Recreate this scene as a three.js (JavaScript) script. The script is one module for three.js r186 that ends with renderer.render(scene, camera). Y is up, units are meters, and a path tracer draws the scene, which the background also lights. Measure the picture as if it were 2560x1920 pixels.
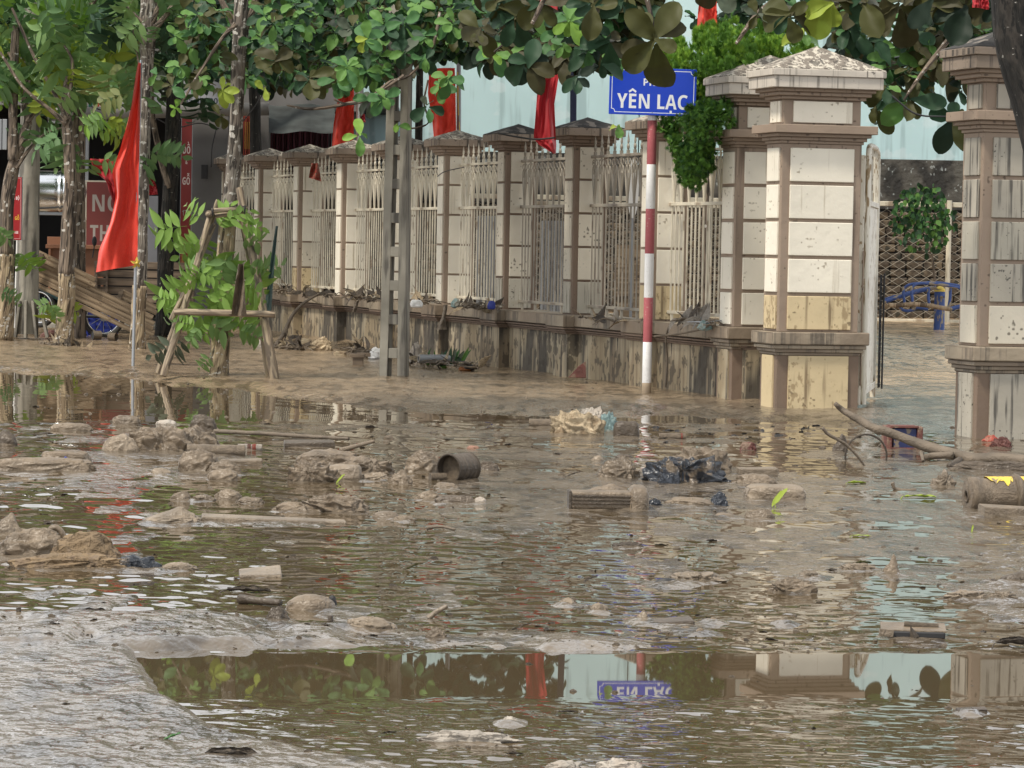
import * as THREE from 'three';
import { ImprovedNoise } from 'three/addons/math/ImprovedNoise.js';
import { mergeGeometries, mergeVertices } from 'three/addons/utils/BufferGeometryUtils.js';
import { RoundedBoxGeometry } from 'three/addons/geometries/RoundedBoxGeometry.js';

/* ---------- camera, sky, sun, exposure ---------- */
const scene = new THREE.Scene();
const FOC = 8500, EYE = 1.185, ROLL = 0.019, PITCH = Math.atan(345 / FOC);   // long lens, held low, tilted a degree
const camera = new THREE.PerspectiveCamera(2 * Math.atan(960 / FOC) * 180 / Math.PI, 4 / 3, 0.5, 900);
camera.position.set(0, EYE, 0);
camera.rotation.order = 'YXZ';
camera.rotation.set(-PITCH, 0, ROLL);
const renderer = new THREE.WebGLRenderer();
renderer.toneMapping = THREE.LinearToneMapping;
renderer.toneMappingExposure = 1.4;
renderer.shadowMap.enabled = true;
renderer.shadowMap.type = THREE.PCFSoftShadowMap;

const perlin = new ImprovedNoise();
const N3 = (x, y, z = 0.37) => perlin.noise(x, y, z);
const fbm = (x, y, z, o = 4) => { let s = 0, a = 0.5; for (let i = 0; i < o; i++) { s += a * perlin.noise(x, y, z); x = x * 2.03 + 7.1; y = y * 2.03 + 3.7; z = z * 2.03 + 1.3; a *= 0.5; } return s; };
const clamp = (x, a = 0, b = 1) => Math.min(b, Math.max(a, x));
const sm = (a, b, x) => { const t = clamp((x - a) / (b - a)); return t * t * (3 - 2 * t); };
const lerp = (a, b, t) => a + (b - a) * t;
function rng(seed) { let a = seed >>> 0; return () => { a = (a + 0x6D2B79F5) | 0; let t = Math.imul(a ^ (a >>> 15), 1 | a); t = (t + Math.imul(t ^ (t >>> 7), 61 | t)) ^ t; return ((t ^ (t >>> 14)) >>> 0) / 4294967296; }; }

const SUN = new THREE.Vector3(-0.55, 1.2, 0.50).normalize();
{ // bright overcast sky with thin and thick cloud
  const w = 1024, h = 512, data = new Float32Array(w * h * 4);
  for (let j = 0; j < h; j++) for (let i = 0; i < w; i++) {
    const el = ((j + 0.5) / h - 0.5) * Math.PI, az = ((i + 0.5) / w - 0.5) * 2 * Math.PI;
    const x = Math.cos(el) * Math.cos(az), z = Math.cos(el) * Math.sin(az), y = Math.sin(el);
    let L, c;
    if (y > 0) {
      const k = 1 / (y + 0.35), n = fbm(x * k * 2.2 + 11, z * k * 2.2 + 5, 2.5, 5);
      const glow = Math.pow(Math.max(0, x * SUN.x + y * SUN.y + z * SUN.z), 6);
      L = 0.74 + 0.5 * Math.pow(1 - y, 2.2) + 0.34 * n + 0.3 * glow;
      c = [0.97, 1.0, 1.04 - 0.1 * n];
    } else { L = 0.22; c = [1, 0.9, 0.75]; }
    const o = (j * w + i) * 4; data[o] = L * c[0]; data[o + 1] = L * c[1]; data[o + 2] = L * c[2]; data[o + 3] = 1;
  }
  const sky = new THREE.DataTexture(data, w, h, THREE.RGBAFormat, THREE.FloatType);
  sky.mapping = THREE.EquirectangularReflectionMapping; sky.magFilter = sky.minFilter = THREE.LinearFilter; sky.needsUpdate = true;
  scene.background = sky; scene.environment = sky;
}
const sun = new THREE.DirectionalLight(0xfff6e8, 3.0);
sun.position.copy(SUN).multiplyScalar(60).add(new THREE.Vector3(0, 0, -28)); sun.target.position.set(0, 0, -28);
sun.castShadow = true; sun.shadow.radius = 14; sun.shadow.mapSize.set(2048, 2048);
Object.assign(sun.shadow.camera, { left: -30, right: 30, top: 30, bottom: -30, near: 1, far: 140 });
scene.add(sun, sun.target);

/* ---------- where things stand: a line of sight to metres ---------- */
const cR = Math.cos(ROLL), sR = Math.sin(ROLL), cP = Math.cos(PITCH), sP = Math.sin(PITCH);
function ray(px, py) {
  const dx = px - 1280, dy = py - 960, u = dx * cR + dy * sR, v = -dx * sR + dy * cR;
  return new THREE.Vector3(u, -v * cP - FOC * sP, v * sP - FOC * cP).divideScalar(FOC);
}
const W = (px, py, h = 0) => { const r = ray(px, py), t = (h - EYE) / r.y; return new THREE.Vector3(r.x * t, h, r.z * t); };        // the point of a level plane
const D = (px, py, d) => { const r = ray(px, py), t = d / -r.z; return new THREE.Vector3(r.x * t, EYE + r.y * t, -d); };            // the point at a depth
const S = (d) => FOC / d;                                                                                                       // pixels per metre there

/* ---------- geometry helpers ---------- */
const v3 = (x, y, z) => new THREE.Vector3(x, y, z);
function boxUV(g, ou = 0, ov = 0) {   // uv in metres by the way each face points
  const p = g.attributes.position, n = g.attributes.normal, uv = new Float32Array(p.count * 2);
  for (let i = 0; i < p.count; i++) {
    const ax = Math.abs(n.getX(i)), ay = Math.abs(n.getY(i)), az = Math.abs(n.getZ(i)), x = p.getX(i), y = p.getY(i), z = p.getZ(i);
    const [a, b] = ax > ay && ax > az ? [z, y] : ay > az ? [x, z] : [x, y];
    uv[2 * i] = a + ou; uv[2 * i + 1] = b + ov;
  }
  g.setAttribute('uv', new THREE.BufferAttribute(uv, 2)); return g;
}
let uvSeed = 0;
function box(w, h, d, r = 0.004) {
  uvSeed += 0.377;
  const g = r > 0 && Math.min(w, h, d) > r * 2.2 ? new RoundedBoxGeometry(w, h, d, 1, r) : new THREE.BoxGeometry(w, h, d);
  boxUV(g, uvSeed, 0);
  return g.index ? g : g;
}
function T(g, x = 0, y = 0, z = 0, rx = 0, ry = 0, rz = 0, s = 1) {
  const m = new THREE.Matrix4().compose(v3(x, y, z), new THREE.Quaternion().setFromEuler(new THREE.Euler(rx, ry, rz)), typeof s === 'number' ? v3(s, s, s) : s);
  return g.applyMatrix4(m);
}
function merge(list) {
  const out = list.map((g) => { const q = g.index ? g.toNonIndexed() : g; for (const k of Object.keys(q.attributes)) if (!['position', 'normal', 'uv'].includes(k)) q.deleteAttribute(k); if (!q.attributes.uv) boxUV(q); return q; });
  return mergeGeometries(out);
}
function smoothOf(g) { for (const k of Object.keys(g.attributes)) if (k !== 'position') g.deleteAttribute(k); const m = mergeVertices(g, 1e-4); m.computeVertexNormals(); return boxUV(m); }
function tube(pts, rad, o = {}) {   // a tapered, slightly uneven limb through points
  const { rs = 8, seg = pts.length * 4, rough = 0, seed = 0, cap = true, flat = 1 } = o;
  const c = pts.length > 2 ? new THREE.CatmullRomCurve3(pts) : new THREE.LineCurve3(pts[0], pts[1]);
  const fr = c.computeFrenetFrames(seg, false), pos = [], uv = [], idx = [], L = c.getLength();
  for (let i = 0; i <= seg; i++) {
    const t = i / seg, p = c.getPoint(t), f = t * (rad.length - 1), a = Math.min(rad.length - 2, Math.floor(f)), r = rad.length > 1 ? lerp(rad[a], rad[a + 1], f - a) : rad[0];
    for (let j = 0; j <= rs; j++) {
      const an = j / rs * Math.PI * 2, q = r * (1 + (rough ? rough * (N3(Math.cos(an) * 1.7 + seed, Math.sin(an) * 1.7, t * L / r * 0.25 + seed) * 1.6) : 0));
      const nx = fr.normals[i], bn = fr.binormals[i];
      pos.push(p.x + q * (Math.cos(an) * nx.x + flat * Math.sin(an) * bn.x), p.y + q * (Math.cos(an) * nx.y + flat * Math.sin(an) * bn.y), p.z + q * (Math.cos(an) * nx.z + flat * Math.sin(an) * bn.z));
      uv.push(an * r, t * L);
      if (i < seg && j < rs) { const k = i * (rs + 1) + j; idx.push(k, k + 1, k + rs + 1, k + 1, k + rs + 2, k + rs + 1); }
    }
  }
  if (cap) for (const [row, flip] of [[0, false], [seg, true]]) {
    const p = c.getPoint(row / seg), k = pos.length / 3; pos.push(p.x, p.y, p.z); uv.push(0, 0);
    for (let j = 0; j < rs; j++) { const a = row * (rs + 1) + j; flip ? idx.push(k, a, a + 1) : idx.push(k, a + 1, a); }
  }
  const g = new THREE.BufferGeometry();
  g.setAttribute('position', new THREE.Float32BufferAttribute(pos, 3)); g.setAttribute('uv', new THREE.Float32BufferAttribute(uv, 2)); g.setIndex(idx);
  g.computeVertexNormals(); return g;
}
function sheet(nu, nv, fn) {       // a grid of points
  const pos = [], uv = [], idx = [];
  for (let j = 0; j <= nv; j++) for (let i = 0; i <= nu; i++) { const p = fn(i / nu, j / nv); pos.push(p.x, p.y, p.z); uv.push(i / nu, j / nv); }
  for (let j = 0; j < nv; j++) for (let i = 0; i < nu; i++) { const a = j * (nu + 1) + i, b = a + nu + 1; idx.push(a, a + 1, b, a + 1, b + 1, b); }
  const g = new THREE.BufferGeometry();
  g.setAttribute('position', new THREE.Float32BufferAttribute(pos, 3)); g.setAttribute('uv', new THREE.Float32BufferAttribute(uv, 2)); g.setIndex(idx); g.computeVertexNormals(); return g;
}
/* ---------- object helpers ---------- */
const used = {};
function numbered(n) { const k = used[n] = (used[n] ?? -1) + 1; return k ? n + '_' + String(k).padStart(3, '0') : n; }
function tag(o, label, category, group, kind) { Object.assign(o.userData, { label, category }); if (group) o.userData.group = group; if (kind) o.userData.kind = kind; return o; }
function mesh(name, g, m, parent = scene) {
  const o = new THREE.Mesh(g, m); o.castShadow = o.receiveShadow = true; o.name = parent === scene ? numbered(name) : name; parent.add(o); return o;
}
function thing(name, label, category, pos = v3(0, 0, 0), turn = 0, group) {
  const o = new THREE.Group(); o.name = numbered(name); scene.add(o); o.position.copy(pos); o.rotation.y = turn; return tag(o, label, category, group);
}
function struct(name, g, m) { const o = mesh(name, g, m); o.userData.kind = 'structure'; return o; }
function copyOf(o, pos, turn, label) { const c = o.clone(); c.name = numbered(o.name.replace(/_\d+$/, '')); c.userData = { ...o.userData }; if (label) c.userData.label = label; scene.add(c); if (pos) c.position.copy(pos); if (turn !== undefined) c.rotation.y = turn; return c; }

/* ---------- textures: tiling noise, colours in linear values ---------- */
function lattice(seed) { const r = rng(seed), a = new Float32Array(4096); for (let i = 0; i < 4096; i++) a[i] = r() * 2 - 1; return a; }
const LAT = [lattice(11), lattice(22), lattice(33), lattice(44)];
function tn(x, y, per, s = 0, pery = per) {
  const xi = Math.floor(x), yi = Math.floor(y), fx = x - xi, fy = y - yi, u = fx * fx * (3 - 2 * fx), v = fy * fy * (3 - 2 * fy), A = LAT[s & 3], m = (a, b) => A[((((a % per) + per) % per) * 97 + (((b % pery) + pery) % pery) * 57 + s * 131) & 4095];
  return lerp(lerp(m(xi, yi), m(xi + 1, yi), u), lerp(m(xi, yi + 1), m(xi + 1, yi + 1), u), v);
}
function tf(u, v, px, py, s = 0, o = 4) { let r = 0, a = 0.5; for (let i = 0; i < o; i++) { r += a * tn(u * px, v * py, px, s + i, py); px *= 2; py *= 2; a *= 0.5; } return r; }
const toS = (c) => { c = clamp(c); return Math.round(255 * (c <= 0.0031308 ? c * 12.92 : 1.055 * Math.pow(c, 1 / 2.4) - 0.055)); };
function tex(w, h, fn, size, gray = false, sizeY = size) {
  const d = new Uint8Array(w * h * 4);
  for (let j = 0; j < h; j++) for (let i = 0; i < w; i++) {
    const c = fn(i / w, j / h), o = (j * w + i) * 4;
    if (gray) d[o] = d[o + 1] = d[o + 2] = Math.round(255 * clamp(c)); else { d[o] = toS(c[0]); d[o + 1] = toS(c[1]); d[o + 2] = toS(c[2]); }
    d[o + 3] = 255;
  }
  const t = new THREE.DataTexture(d, w, h); t.wrapS = t.wrapT = THREE.RepeatWrapping; t.magFilter = THREE.LinearFilter; t.minFilter = THREE.LinearMipmapLinearFilter; t.generateMipmaps = true;
  if (!gray) t.colorSpace = THREE.SRGBColorSpace; t.repeat.set(1 / size, 1 / sizeY); t.needsUpdate = true; return t;
}
const mix3 = (a, b, t) => [lerp(a[0], b[0], t), lerp(a[1], b[1], t), lerp(a[2], b[2], t)];
const mul3 = (a, k) => [a[0] * k, a[1] * k, a[2] * k];
const mat = (o) => new THREE.MeshStandardMaterial({ roughness: 0.85, ...o });
const lin = (r, g, b) => new THREE.Color().setRGB(r, g, b);
/* ---------- materials ---------- */
const BUMP_FINE = tex(256, 256, (u, v) => 0.5 + tf(u, v, 8, 8, 1, 4), 0.5, true);
const BUMP_WRINKLE = tex(512, 512, (u, v) => { const w = 0.12 * tf(u, v, 4, 4, 3, 3), a = tf(u + w, v - w, 9, 5, 1, 4), b = tf(u - w, v + w, 6, 13, 2, 4); return 0.25 + 0.55 * (1 - Math.min(1, Math.abs(a) * 5)) * 0.6 + 0.55 * (1 - Math.min(1, Math.abs(b) * 5)) * 0.6 + 0.25 * tf(u, v, 40, 40, 1, 3); }, 0.34, true);
const BUMP_STREAK = tex(256, 256, (u, v) => 0.5 + 0.8 * tf(u, v, 48, 3, 2, 4), 0.5, true);
function paint(base, dirt, o = {}) {   // painted plaster with runs of black mould, spots and splashed mud
  const { streak = 0.25, spot = 0.1, mud = 0, seed = 0, size = 2, mudc = [0.30, 0.22, 0.12] } = o;
  return mat({ roughness: 0.8, bumpMap: BUMP_FINE, bumpScale: 0.0015, map: tex(768, 768, (u, v) => {
    let c = mul3(base, 1 + 0.16 * tf(u, v, 5, 5, seed, 4));
    const run = tf(u, v, 56, 3, seed + 1, 4) + 0.55 * tf(u, v, 5, 3, seed + 2, 3);
    c = mix3(c, dirt, clamp((run - (0.52 - streak)) * 2.6) * 0.85);
    const sp = tf(u, v, 70, 70, seed + 3, 2) + 0.5 * tf(u, v, 6, 6, seed, 3);
    c = mix3(c, mul3(dirt, 0.8), clamp((sp - (0.56 - spot)) * 6) * 0.8);
    if (mud) c = mix3(c, mudc, clamp((tf(u, v, 90, 60, seed + 2, 3) + 0.7 * tf(u, v, 5, 4, seed + 1, 3) - (0.38 - mud)) * 4) * 0.85);
    return c;
  }, size) });
}
const M = {};
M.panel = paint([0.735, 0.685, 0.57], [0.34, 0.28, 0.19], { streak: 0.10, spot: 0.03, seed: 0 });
M.panelOldShade = paint([0.56, 0.51, 0.41], [0.10, 0.085, 0.06], { streak: 0.14, spot: 0.05, seed: 1 });  // aged paint; on the dark fence piers its tone stands for canopy shade
M.panelMouldShade = paint([0.40, 0.37, 0.30], [0.06, 0.055, 0.045], { streak: 0.30, spot: 0.08, seed: 2, size: 1.2 });  // mouldy paint; on the dark fence piers also painted-in shade over staining
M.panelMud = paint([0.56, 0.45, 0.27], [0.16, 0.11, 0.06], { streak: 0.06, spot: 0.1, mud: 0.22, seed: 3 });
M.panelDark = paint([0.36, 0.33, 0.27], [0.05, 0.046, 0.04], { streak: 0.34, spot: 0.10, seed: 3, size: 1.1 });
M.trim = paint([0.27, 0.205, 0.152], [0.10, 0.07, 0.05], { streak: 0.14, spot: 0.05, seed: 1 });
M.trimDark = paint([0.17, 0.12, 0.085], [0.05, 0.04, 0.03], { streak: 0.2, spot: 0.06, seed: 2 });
M.slab = paint([0.52, 0.47, 0.40], [0.07, 0.06, 0.05], { streak: 0.26, spot: 0.08, seed: 2, size: 1.2 });
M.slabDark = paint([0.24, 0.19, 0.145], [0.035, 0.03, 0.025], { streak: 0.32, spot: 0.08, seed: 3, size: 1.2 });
M.lichen = mat({ roughness: 0.95, bumpMap: BUMP_FINE, bumpScale: 0.006, map: tex(512, 512, (u, v) => {
  const a = tf(u, v, 9, 9, 1, 5), b = tf(u, v, 26, 26, 2, 3);
  return mix3(mix3([0.16, 0.135, 0.11], [0.44, 0.40, 0.33], sm(-0.10, 0.30, a + 0.6 * b)), [0.05, 0.045, 0.038], sm(0.06, 0.32, tf(u, v, 22, 22, 3, 4)) * 0.8);
}, 0.42) });
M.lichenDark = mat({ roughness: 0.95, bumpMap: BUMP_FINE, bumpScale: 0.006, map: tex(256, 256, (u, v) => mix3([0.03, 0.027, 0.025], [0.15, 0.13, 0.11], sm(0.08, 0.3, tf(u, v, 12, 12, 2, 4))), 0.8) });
M.wall = mat({ roughness: 0.85, bumpMap: BUMP_STREAK, bumpScale: 0.002, map: tex(1024, 1024, (u, v) => {   // yellowed plaster under the ledge, black runs
  let c = mix3([0.27, 0.215, 0.135], [0.37, 0.315, 0.22], sm(-0.2, 0.3, tf(u, v, 6, 5, 0, 4)));
  c = mix3(c, [0.17, 0.125, 0.08], sm(0.0, 0.40, tf(u, v, 90, 3, 1, 4) + 0.5 * tf(u, v, 7, 3, 2, 3)) * 0.7);
  c = mix3(c, [0.05, 0.044, 0.036], sm(0.04, 0.44, 0.6 * tf(u, v, 40, 3, 3, 4) + 1.0 * tf(u, v, 6, 3, 0, 4)) * 0.9);
  return mix3(c, [0.05, 0.04, 0.03], sm(0.2, 0.34, tf(u, v, 50, 36, 2, 4) + 0.6 * tf(u, v, 5, 5, 1, 3)) * 0.7);
}, 2.6) });
M.ledge = mat({ roughness: 0.6, bumpMap: BUMP_FINE, bumpScale: 0.003, map: tex(512, 512, (u, v) => mix3(mix3([0.20, 0.155, 0.11], [0.30, 0.245, 0.175], sm(-0.25, 0.25, tf(u, v, 4, 4, 2, 4))), [0.055, 0.045, 0.035], sm(0.05, 0.5, 0.5 * tf(u, v, 90, 6, 1, 4) + 0.9 * tf(u, v, 7, 6, 3, 4)) * 0.75), 1.6) });
M.concrete = mat({ roughness: 0.85, bumpMap: BUMP_FINE, bumpScale: 0.003, map: tex(512, 512, (u, v) => mix3(mul3([0.285, 0.265, 0.22], 1 + 0.4 * tf(u, v, 6, 6, 1, 5)), [0.055, 0.05, 0.045], sm(0.02, 0.42, tf(u, v, 24, 3, 2, 4) + 0.4 * tf(u, v, 4, 3, 0, 3)) * 0.75), 1.4) });
M.rail = mat({ roughness: 0.55, map: tex(256, 256, (u, v) => mix3(mul3([0.56, 0.51, 0.40], 1 + 0.3 * tf(u, v, 6, 6, 1, 4)), [0.30, 0.24, 0.17], sm(0.2, 0.5, tf(u, v, 8, 6, 3, 4))), 0.7) });
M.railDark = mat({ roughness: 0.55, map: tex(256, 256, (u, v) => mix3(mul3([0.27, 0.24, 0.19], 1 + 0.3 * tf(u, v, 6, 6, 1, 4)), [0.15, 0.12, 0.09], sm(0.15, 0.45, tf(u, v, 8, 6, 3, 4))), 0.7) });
M.gate = mat({ roughness: 0.5, map: tex(512, 512, (u, v) => mix3(mul3([0.66, 0.62, 0.52], 1 + 0.12 * tf(u, v, 5, 5, 2, 4)), [0.27, 0.19, 0.10], sm(0.30, 0.5, tf(u, v, 60, 26, 1, 3) + 0.6 * tf(u, v, 4, 4, 0, 3))), 1.2) });
const barkTex = (a, b, spots, seed) => ({ roughness: 0.95, bumpMap: BUMP_STREAK, bumpScale: 0.012, map: tex(512, 512, (u, v) => {
  let c = mix3(a, b, sm(-0.25, 0.3, tf(u, v, 24, 7, seed, 5)));
  c = mix3(c, mul3(a, 0.35), sm(0.1, 0.32, tf(u, v, 40, 8, seed + 1, 4)));
  return mix3(c, [0.50, 0.48, 0.43], sm(0.30 - spots, 0.42 - spots, tf(u, v, 22, 26, seed + 2, 4)) * 0.85);
}, 0.9) });
M.barkGrey = mat(barkTex([0.13, 0.108, 0.088], [0.26, 0.23, 0.19], 0.05, 0));
M.barkBrown = mat(barkTex([0.105, 0.08, 0.06], [0.20, 0.155, 0.115], -0.08, 1));
M.barkMuddy = mat(barkTex([0.20, 0.15, 0.095], [0.37, 0.29, 0.185], -0.02, 2));
M.barkDark = mat(barkTex([0.012, 0.011, 0.009], [0.032, 0.027, 0.022], -0.2, 3));
M.bamboo = mat({ roughness: 0.75, bumpMap: BUMP_STREAK, bumpScale: 0.004, map: tex(256, 512, (u, v) => mix3(mix3([0.17, 0.13, 0.09], [0.31, 0.245, 0.165], sm(-0.2, 0.3, tf(u, v, 30, 4, 1, 4))), [0.09, 0.07, 0.05], sm(0.15, 0.4, tf(u, v, 20, 5, 2, 4))), 0.6) });
M.plank = mat({ roughness: 0.8, bumpMap: BUMP_STREAK, bumpScale: 0.002, map: tex(512, 512, (u, v) => mix3(mix3([0.22, 0.155, 0.095], [0.36, 0.27, 0.175], sm(-0.25, 0.3, tf(u, v, 3, 40, 1, 4))), [0.09, 0.06, 0.035], sm(0.22, 0.42, tf(u, v, 6, 14, 2, 4))), 0.9) });
M.plankDark = mat({ roughness: 0.8, map: tex(256, 256, (u, v) => mix3([0.115, 0.085, 0.06], [0.20, 0.15, 0.105], sm(-0.25, 0.3, tf(u, v, 3, 30, 1, 4))), 0.9) });
M.cyan = mat({ roughness: 0.9, map: tex(1024, 1024, (u, v) => {
  let c = mul3([0.49, 0.66, 0.665], 1 + 0.14 * tf(u, v, 5, 5, 0, 5));
  c = mix3(c, [0.26, 0.36, 0.36], sm(0.10, 0.5, tf(u, v, 60, 4, 1, 4) + 0.7 * tf(u, v, 7, 5, 2, 4)) * 0.6);
  return mix3(c, [0.62, 0.70, 0.70], sm(0.22, 0.4, tf(u, v, 18, 22, 3, 4)) * 0.4);
}, 5) });
M.mouldWall = mat({ roughness: 0.95, bumpMap: BUMP_FINE, bumpScale: 0.01, map: tex(512, 512, (u, v) => mix3(mix3([0.022, 0.021, 0.019], [0.075, 0.07, 0.06], sm(-0.2, 0.3, tf(u, v, 8, 5, 1, 5))), [0.42, 0.46, 0.45], sm(0.44, 0.56, tf(u, v, 40, 30, 2, 4)) * 0.5), 2) });
M.brick = mat({ roughness: 0.95, bumpMap: BUMP_FINE, bumpScale: 0.012, map: tex(512, 512, (u, v) => mix3(mix3([0.050, 0.038, 0.027], [0.125, 0.095, 0.062], sm(-0.3, 0.3, tf(u, v, 6, 6, 2, 5))), [0.03, 0.028, 0.02], sm(0.12, 0.35, tf(u, v, 14, 14, 1, 4))), 1.1) });
M.wire = mat({ color: lin(0.30, 0.27, 0.22), roughness: 0.6, metalness: 0.3 });
M.black = mat({ color: lin(0.015, 0.015, 0.016), roughness: 0.6 });
M.rubber = mat({ color: lin(0.035, 0.033, 0.03), roughness: 0.75 });
M.steel = mat({ color: lin(0.72, 0.73, 0.74), roughness: 0.16, metalness: 1 });
M.pipe = mat({ color: lin(0.36, 0.38, 0.40), roughness: 0.4, metalness: 0.7 });
M.galv = mat({ color: lin(0.30, 0.31, 0.32), roughness: 0.5, metalness: 0.5 });
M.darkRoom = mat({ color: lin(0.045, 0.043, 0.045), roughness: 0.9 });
M.greyWall = mat({ roughness: 0.9, map: tex(256, 256, (u, v) => mul3([0.155, 0.15, 0.145], 1 + 0.35 * tf(u, v, 5, 5, 1, 4)), 2) });
M.awning = mat({ roughness: 0.8, map: tex(256, 256, (u, v) => mul3([0.19, 0.18, 0.165], 1 + 0.5 * tf(u, v, 12, 3, 1, 4)), 1.5) });
M.white = mat({ color: lin(0.72, 0.71, 0.68), roughness: 0.5 });
M.poleWhite = paint([0.74, 0.735, 0.72], [0.32, 0.27, 0.2], { streak: 0.03, spot: 0.02, seed: 1, size: 0.8 });
M.poleRed = paint([0.37, 0.095, 0.105], [0.60, 0.40, 0.33], { streak: 0.06, spot: 0.05, seed: 2, size: 0.8 });
M.poleMud = mat({ roughness: 0.7, map: tex(128, 128, (u, v) => mul3([0.30, 0.23, 0.155], 1 + 0.4 * tf(u, v, 6, 6, 1, 3)), 0.4) });
const cloth = (r, g, b, o = {}) => new THREE.MeshPhysicalMaterial({ color: lin(r, g, b), roughness: 0.85, side: THREE.DoubleSide, transmission: 0.22, thickness: 0, ...o });
M.flag = cloth(0.74, 0.05, 0.024, { map: tex(512, 512, (u, v) => { const k = 0.88 + 0.16 * tf(u, v, 110, 160, 1, 2) + 0.16 * tf(u, v, 4, 5, 2, 3); return [k, k, k]; }, 1) });
M.flagDark = cloth(0.42, 0.012, 0.02);
M.blueMetal = mat({ roughness: 0.5, map: tex(256, 256, (u, v) => mix3([0.035, 0.075, 0.24], [0.27, 0.22, 0.16], sm(0.18, 0.34, tf(u, v, 9, 7, 1, 4))), 0.7) });
M.bluePlastic = mat({ color: lin(0.015, 0.03, 0.22), roughness: 0.5 });
M.yellow = new THREE.MeshStandardMaterial({ side: THREE.DoubleSide, roughness: 0.55, map: tex(128, 128, (u, v) => mix3([0.66, 0.47, 0.06], [0.2, 0.15, 0.09], sm(0.2, 0.36, tf(u, v, 9, 9, 2, 4))), 1) });
M.maroon = mat({ roughness: 0.6, map: tex(256, 256, (u, v) => mul3([0.12, 0.028, 0.040], 1 + 0.6 * tf(u, v, 14, 4, 1, 4)), 2) });
M.tarp = mat({ roughness: 0.75, side: THREE.DoubleSide, map: tex(256, 256, (u, v) => mul3([0.030, 0.036, 0.034], 1 + 1.1 * tf(u, v, 5, 12, 1, 4)), 1.5) });
M.desk = mat({ color: lin(0.20, 0.085, 0.04), roughness: 0.55 });
M.navy = mat({ color: lin(0.02, 0.025, 0.06), roughness: 0.85 });
/* wet mud on rubbish */
function mudMat(base, o = {}) {
  return new THREE.MeshPhysicalMaterial({ roughness: o.rough ?? 0.46, side: THREE.DoubleSide, specularIntensity: 0.9, bumpMap: BUMP_WRINKLE, bumpScale: o.bump ?? 0.0045, map: tex(256, 256, (u, v) => mix3(mul3(base, 1 + 0.55 * tf(u, v, 5, 5, o.seed ?? 1, 4)), o.under ?? mul3(base, 0.5), sm(0.12, 0.34, tf(u, v, o.f ?? 7, o.f ?? 7, (o.seed ?? 1) + 1, 4)) * (o.mix ?? 0.22)), o.size ?? 0.5) });
}
M.mud = mudMat([0.150, 0.114, 0.077]);
M.mudPale = mudMat([0.185, 0.145, 0.102], { seed: 2 });
M.mudDark = mudMat([0.080, 0.060, 0.041], { seed: 3 });
M.burlap = mudMat([0.17, 0.118, 0.066], { rough: 0.8, bump: 0.008, seed: 0, under: [0.14, 0.10, 0.065], mix: 0.8, f: 16 });
M.blackBag = mudMat([0.022, 0.026, 0.034], { rough: 0.28, under: [0.15, 0.115, 0.08], mix: 0.95, f: 5, seed: 2 });
M.netBag = mudMat([0.36, 0.285, 0.185], { rough: 0.7, under: [0.20, 0.14, 0.08], mix: 0.9, f: 9 });
M.tealBag = mudMat([0.17, 0.25, 0.245], { rough: 0.5, under: [0.25, 0.2, 0.15], mix: 0.7 });
M.foam = mudMat([0.33, 0.295, 0.25], { rough: 0.6, under: [0.3, 0.25, 0.2], mix: 0.6 });
M.deadLeaf = mudMat([0.060, 0.046, 0.034], { rough: 0.6, seed: 1, under: [0.2, 0.16, 0.115], mix: 0.6 });
M.redScrap = mudMat([0.26, 0.035, 0.02], { rough: 0.5, under: [0.2, 0.15, 0.1], mix: 0.7 });
M.rustRed = mudMat([0.12, 0.04, 0.03], { rough: 0.6, under: [0.2, 0.15, 0.1], mix: 0.6 });
M.drift = mudMat([0.125, 0.098, 0.07], { rough: 0.7 });
const leafMat = (r, g, b, o = {}) => new THREE.MeshPhysicalMaterial({ color: lin(r, g, b), roughness: 0.55, side: THREE.DoubleSide, transmission: 0.28, thickness: 0, specularIntensity: 0.35, ...o });
/* ---------- the flooded street: mud sheet and water sheet ---------- */
const pxOf = (x, d) => { // where a ground point is seen: used only to lay the shore lines out in plan
  const r = v3(x, -EYE, -d), Z = -(r.z * cP + r.y * sP) , u = r.x / Z * FOC, v = -(r.y * cP - r.z * sP) / Z * FOC;
  return [1280 + u * cR - v * sR, 960 + u * sR + v * cR];
};
const poly = (pts, x) => { if (x <= pts[0][0]) return pts[0][1]; for (let i = 1; i < pts.length; i++) if (x <= pts[i][0]) return lerp(pts[i - 1][1], pts[i][1], (x - pts[i - 1][0]) / (pts[i][0] - pts[i - 1][0])); return pts[pts.length - 1][1]; };
const FARSHORE = [[-400, 898], [0, 925], [300, 940], [450, 956], [600, 975], [900, 1012], [1200, 1030], [1500, 1032], [1900, 1046], [2200, 1072], [2560, 1088], [3000, 1110]];
const NEARLEFT = [[1560, 150], [1600, 310], [1625, 345], [1700, 405], [1745, 430], [1830, 600], [1890, 830], [1925, 1010], [2100, 1600]];
const MOUNDS = [];   // {x, z, rx, rz, h}: mud heaped against the rubbish
function yardRise(x, d) { return 0.02 + 0.30 * sm(33, 37.5, d) * sm(-1.2, 0.6, x - (1.9 - (d - 26) * 0.309) - 0.6); }
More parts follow.
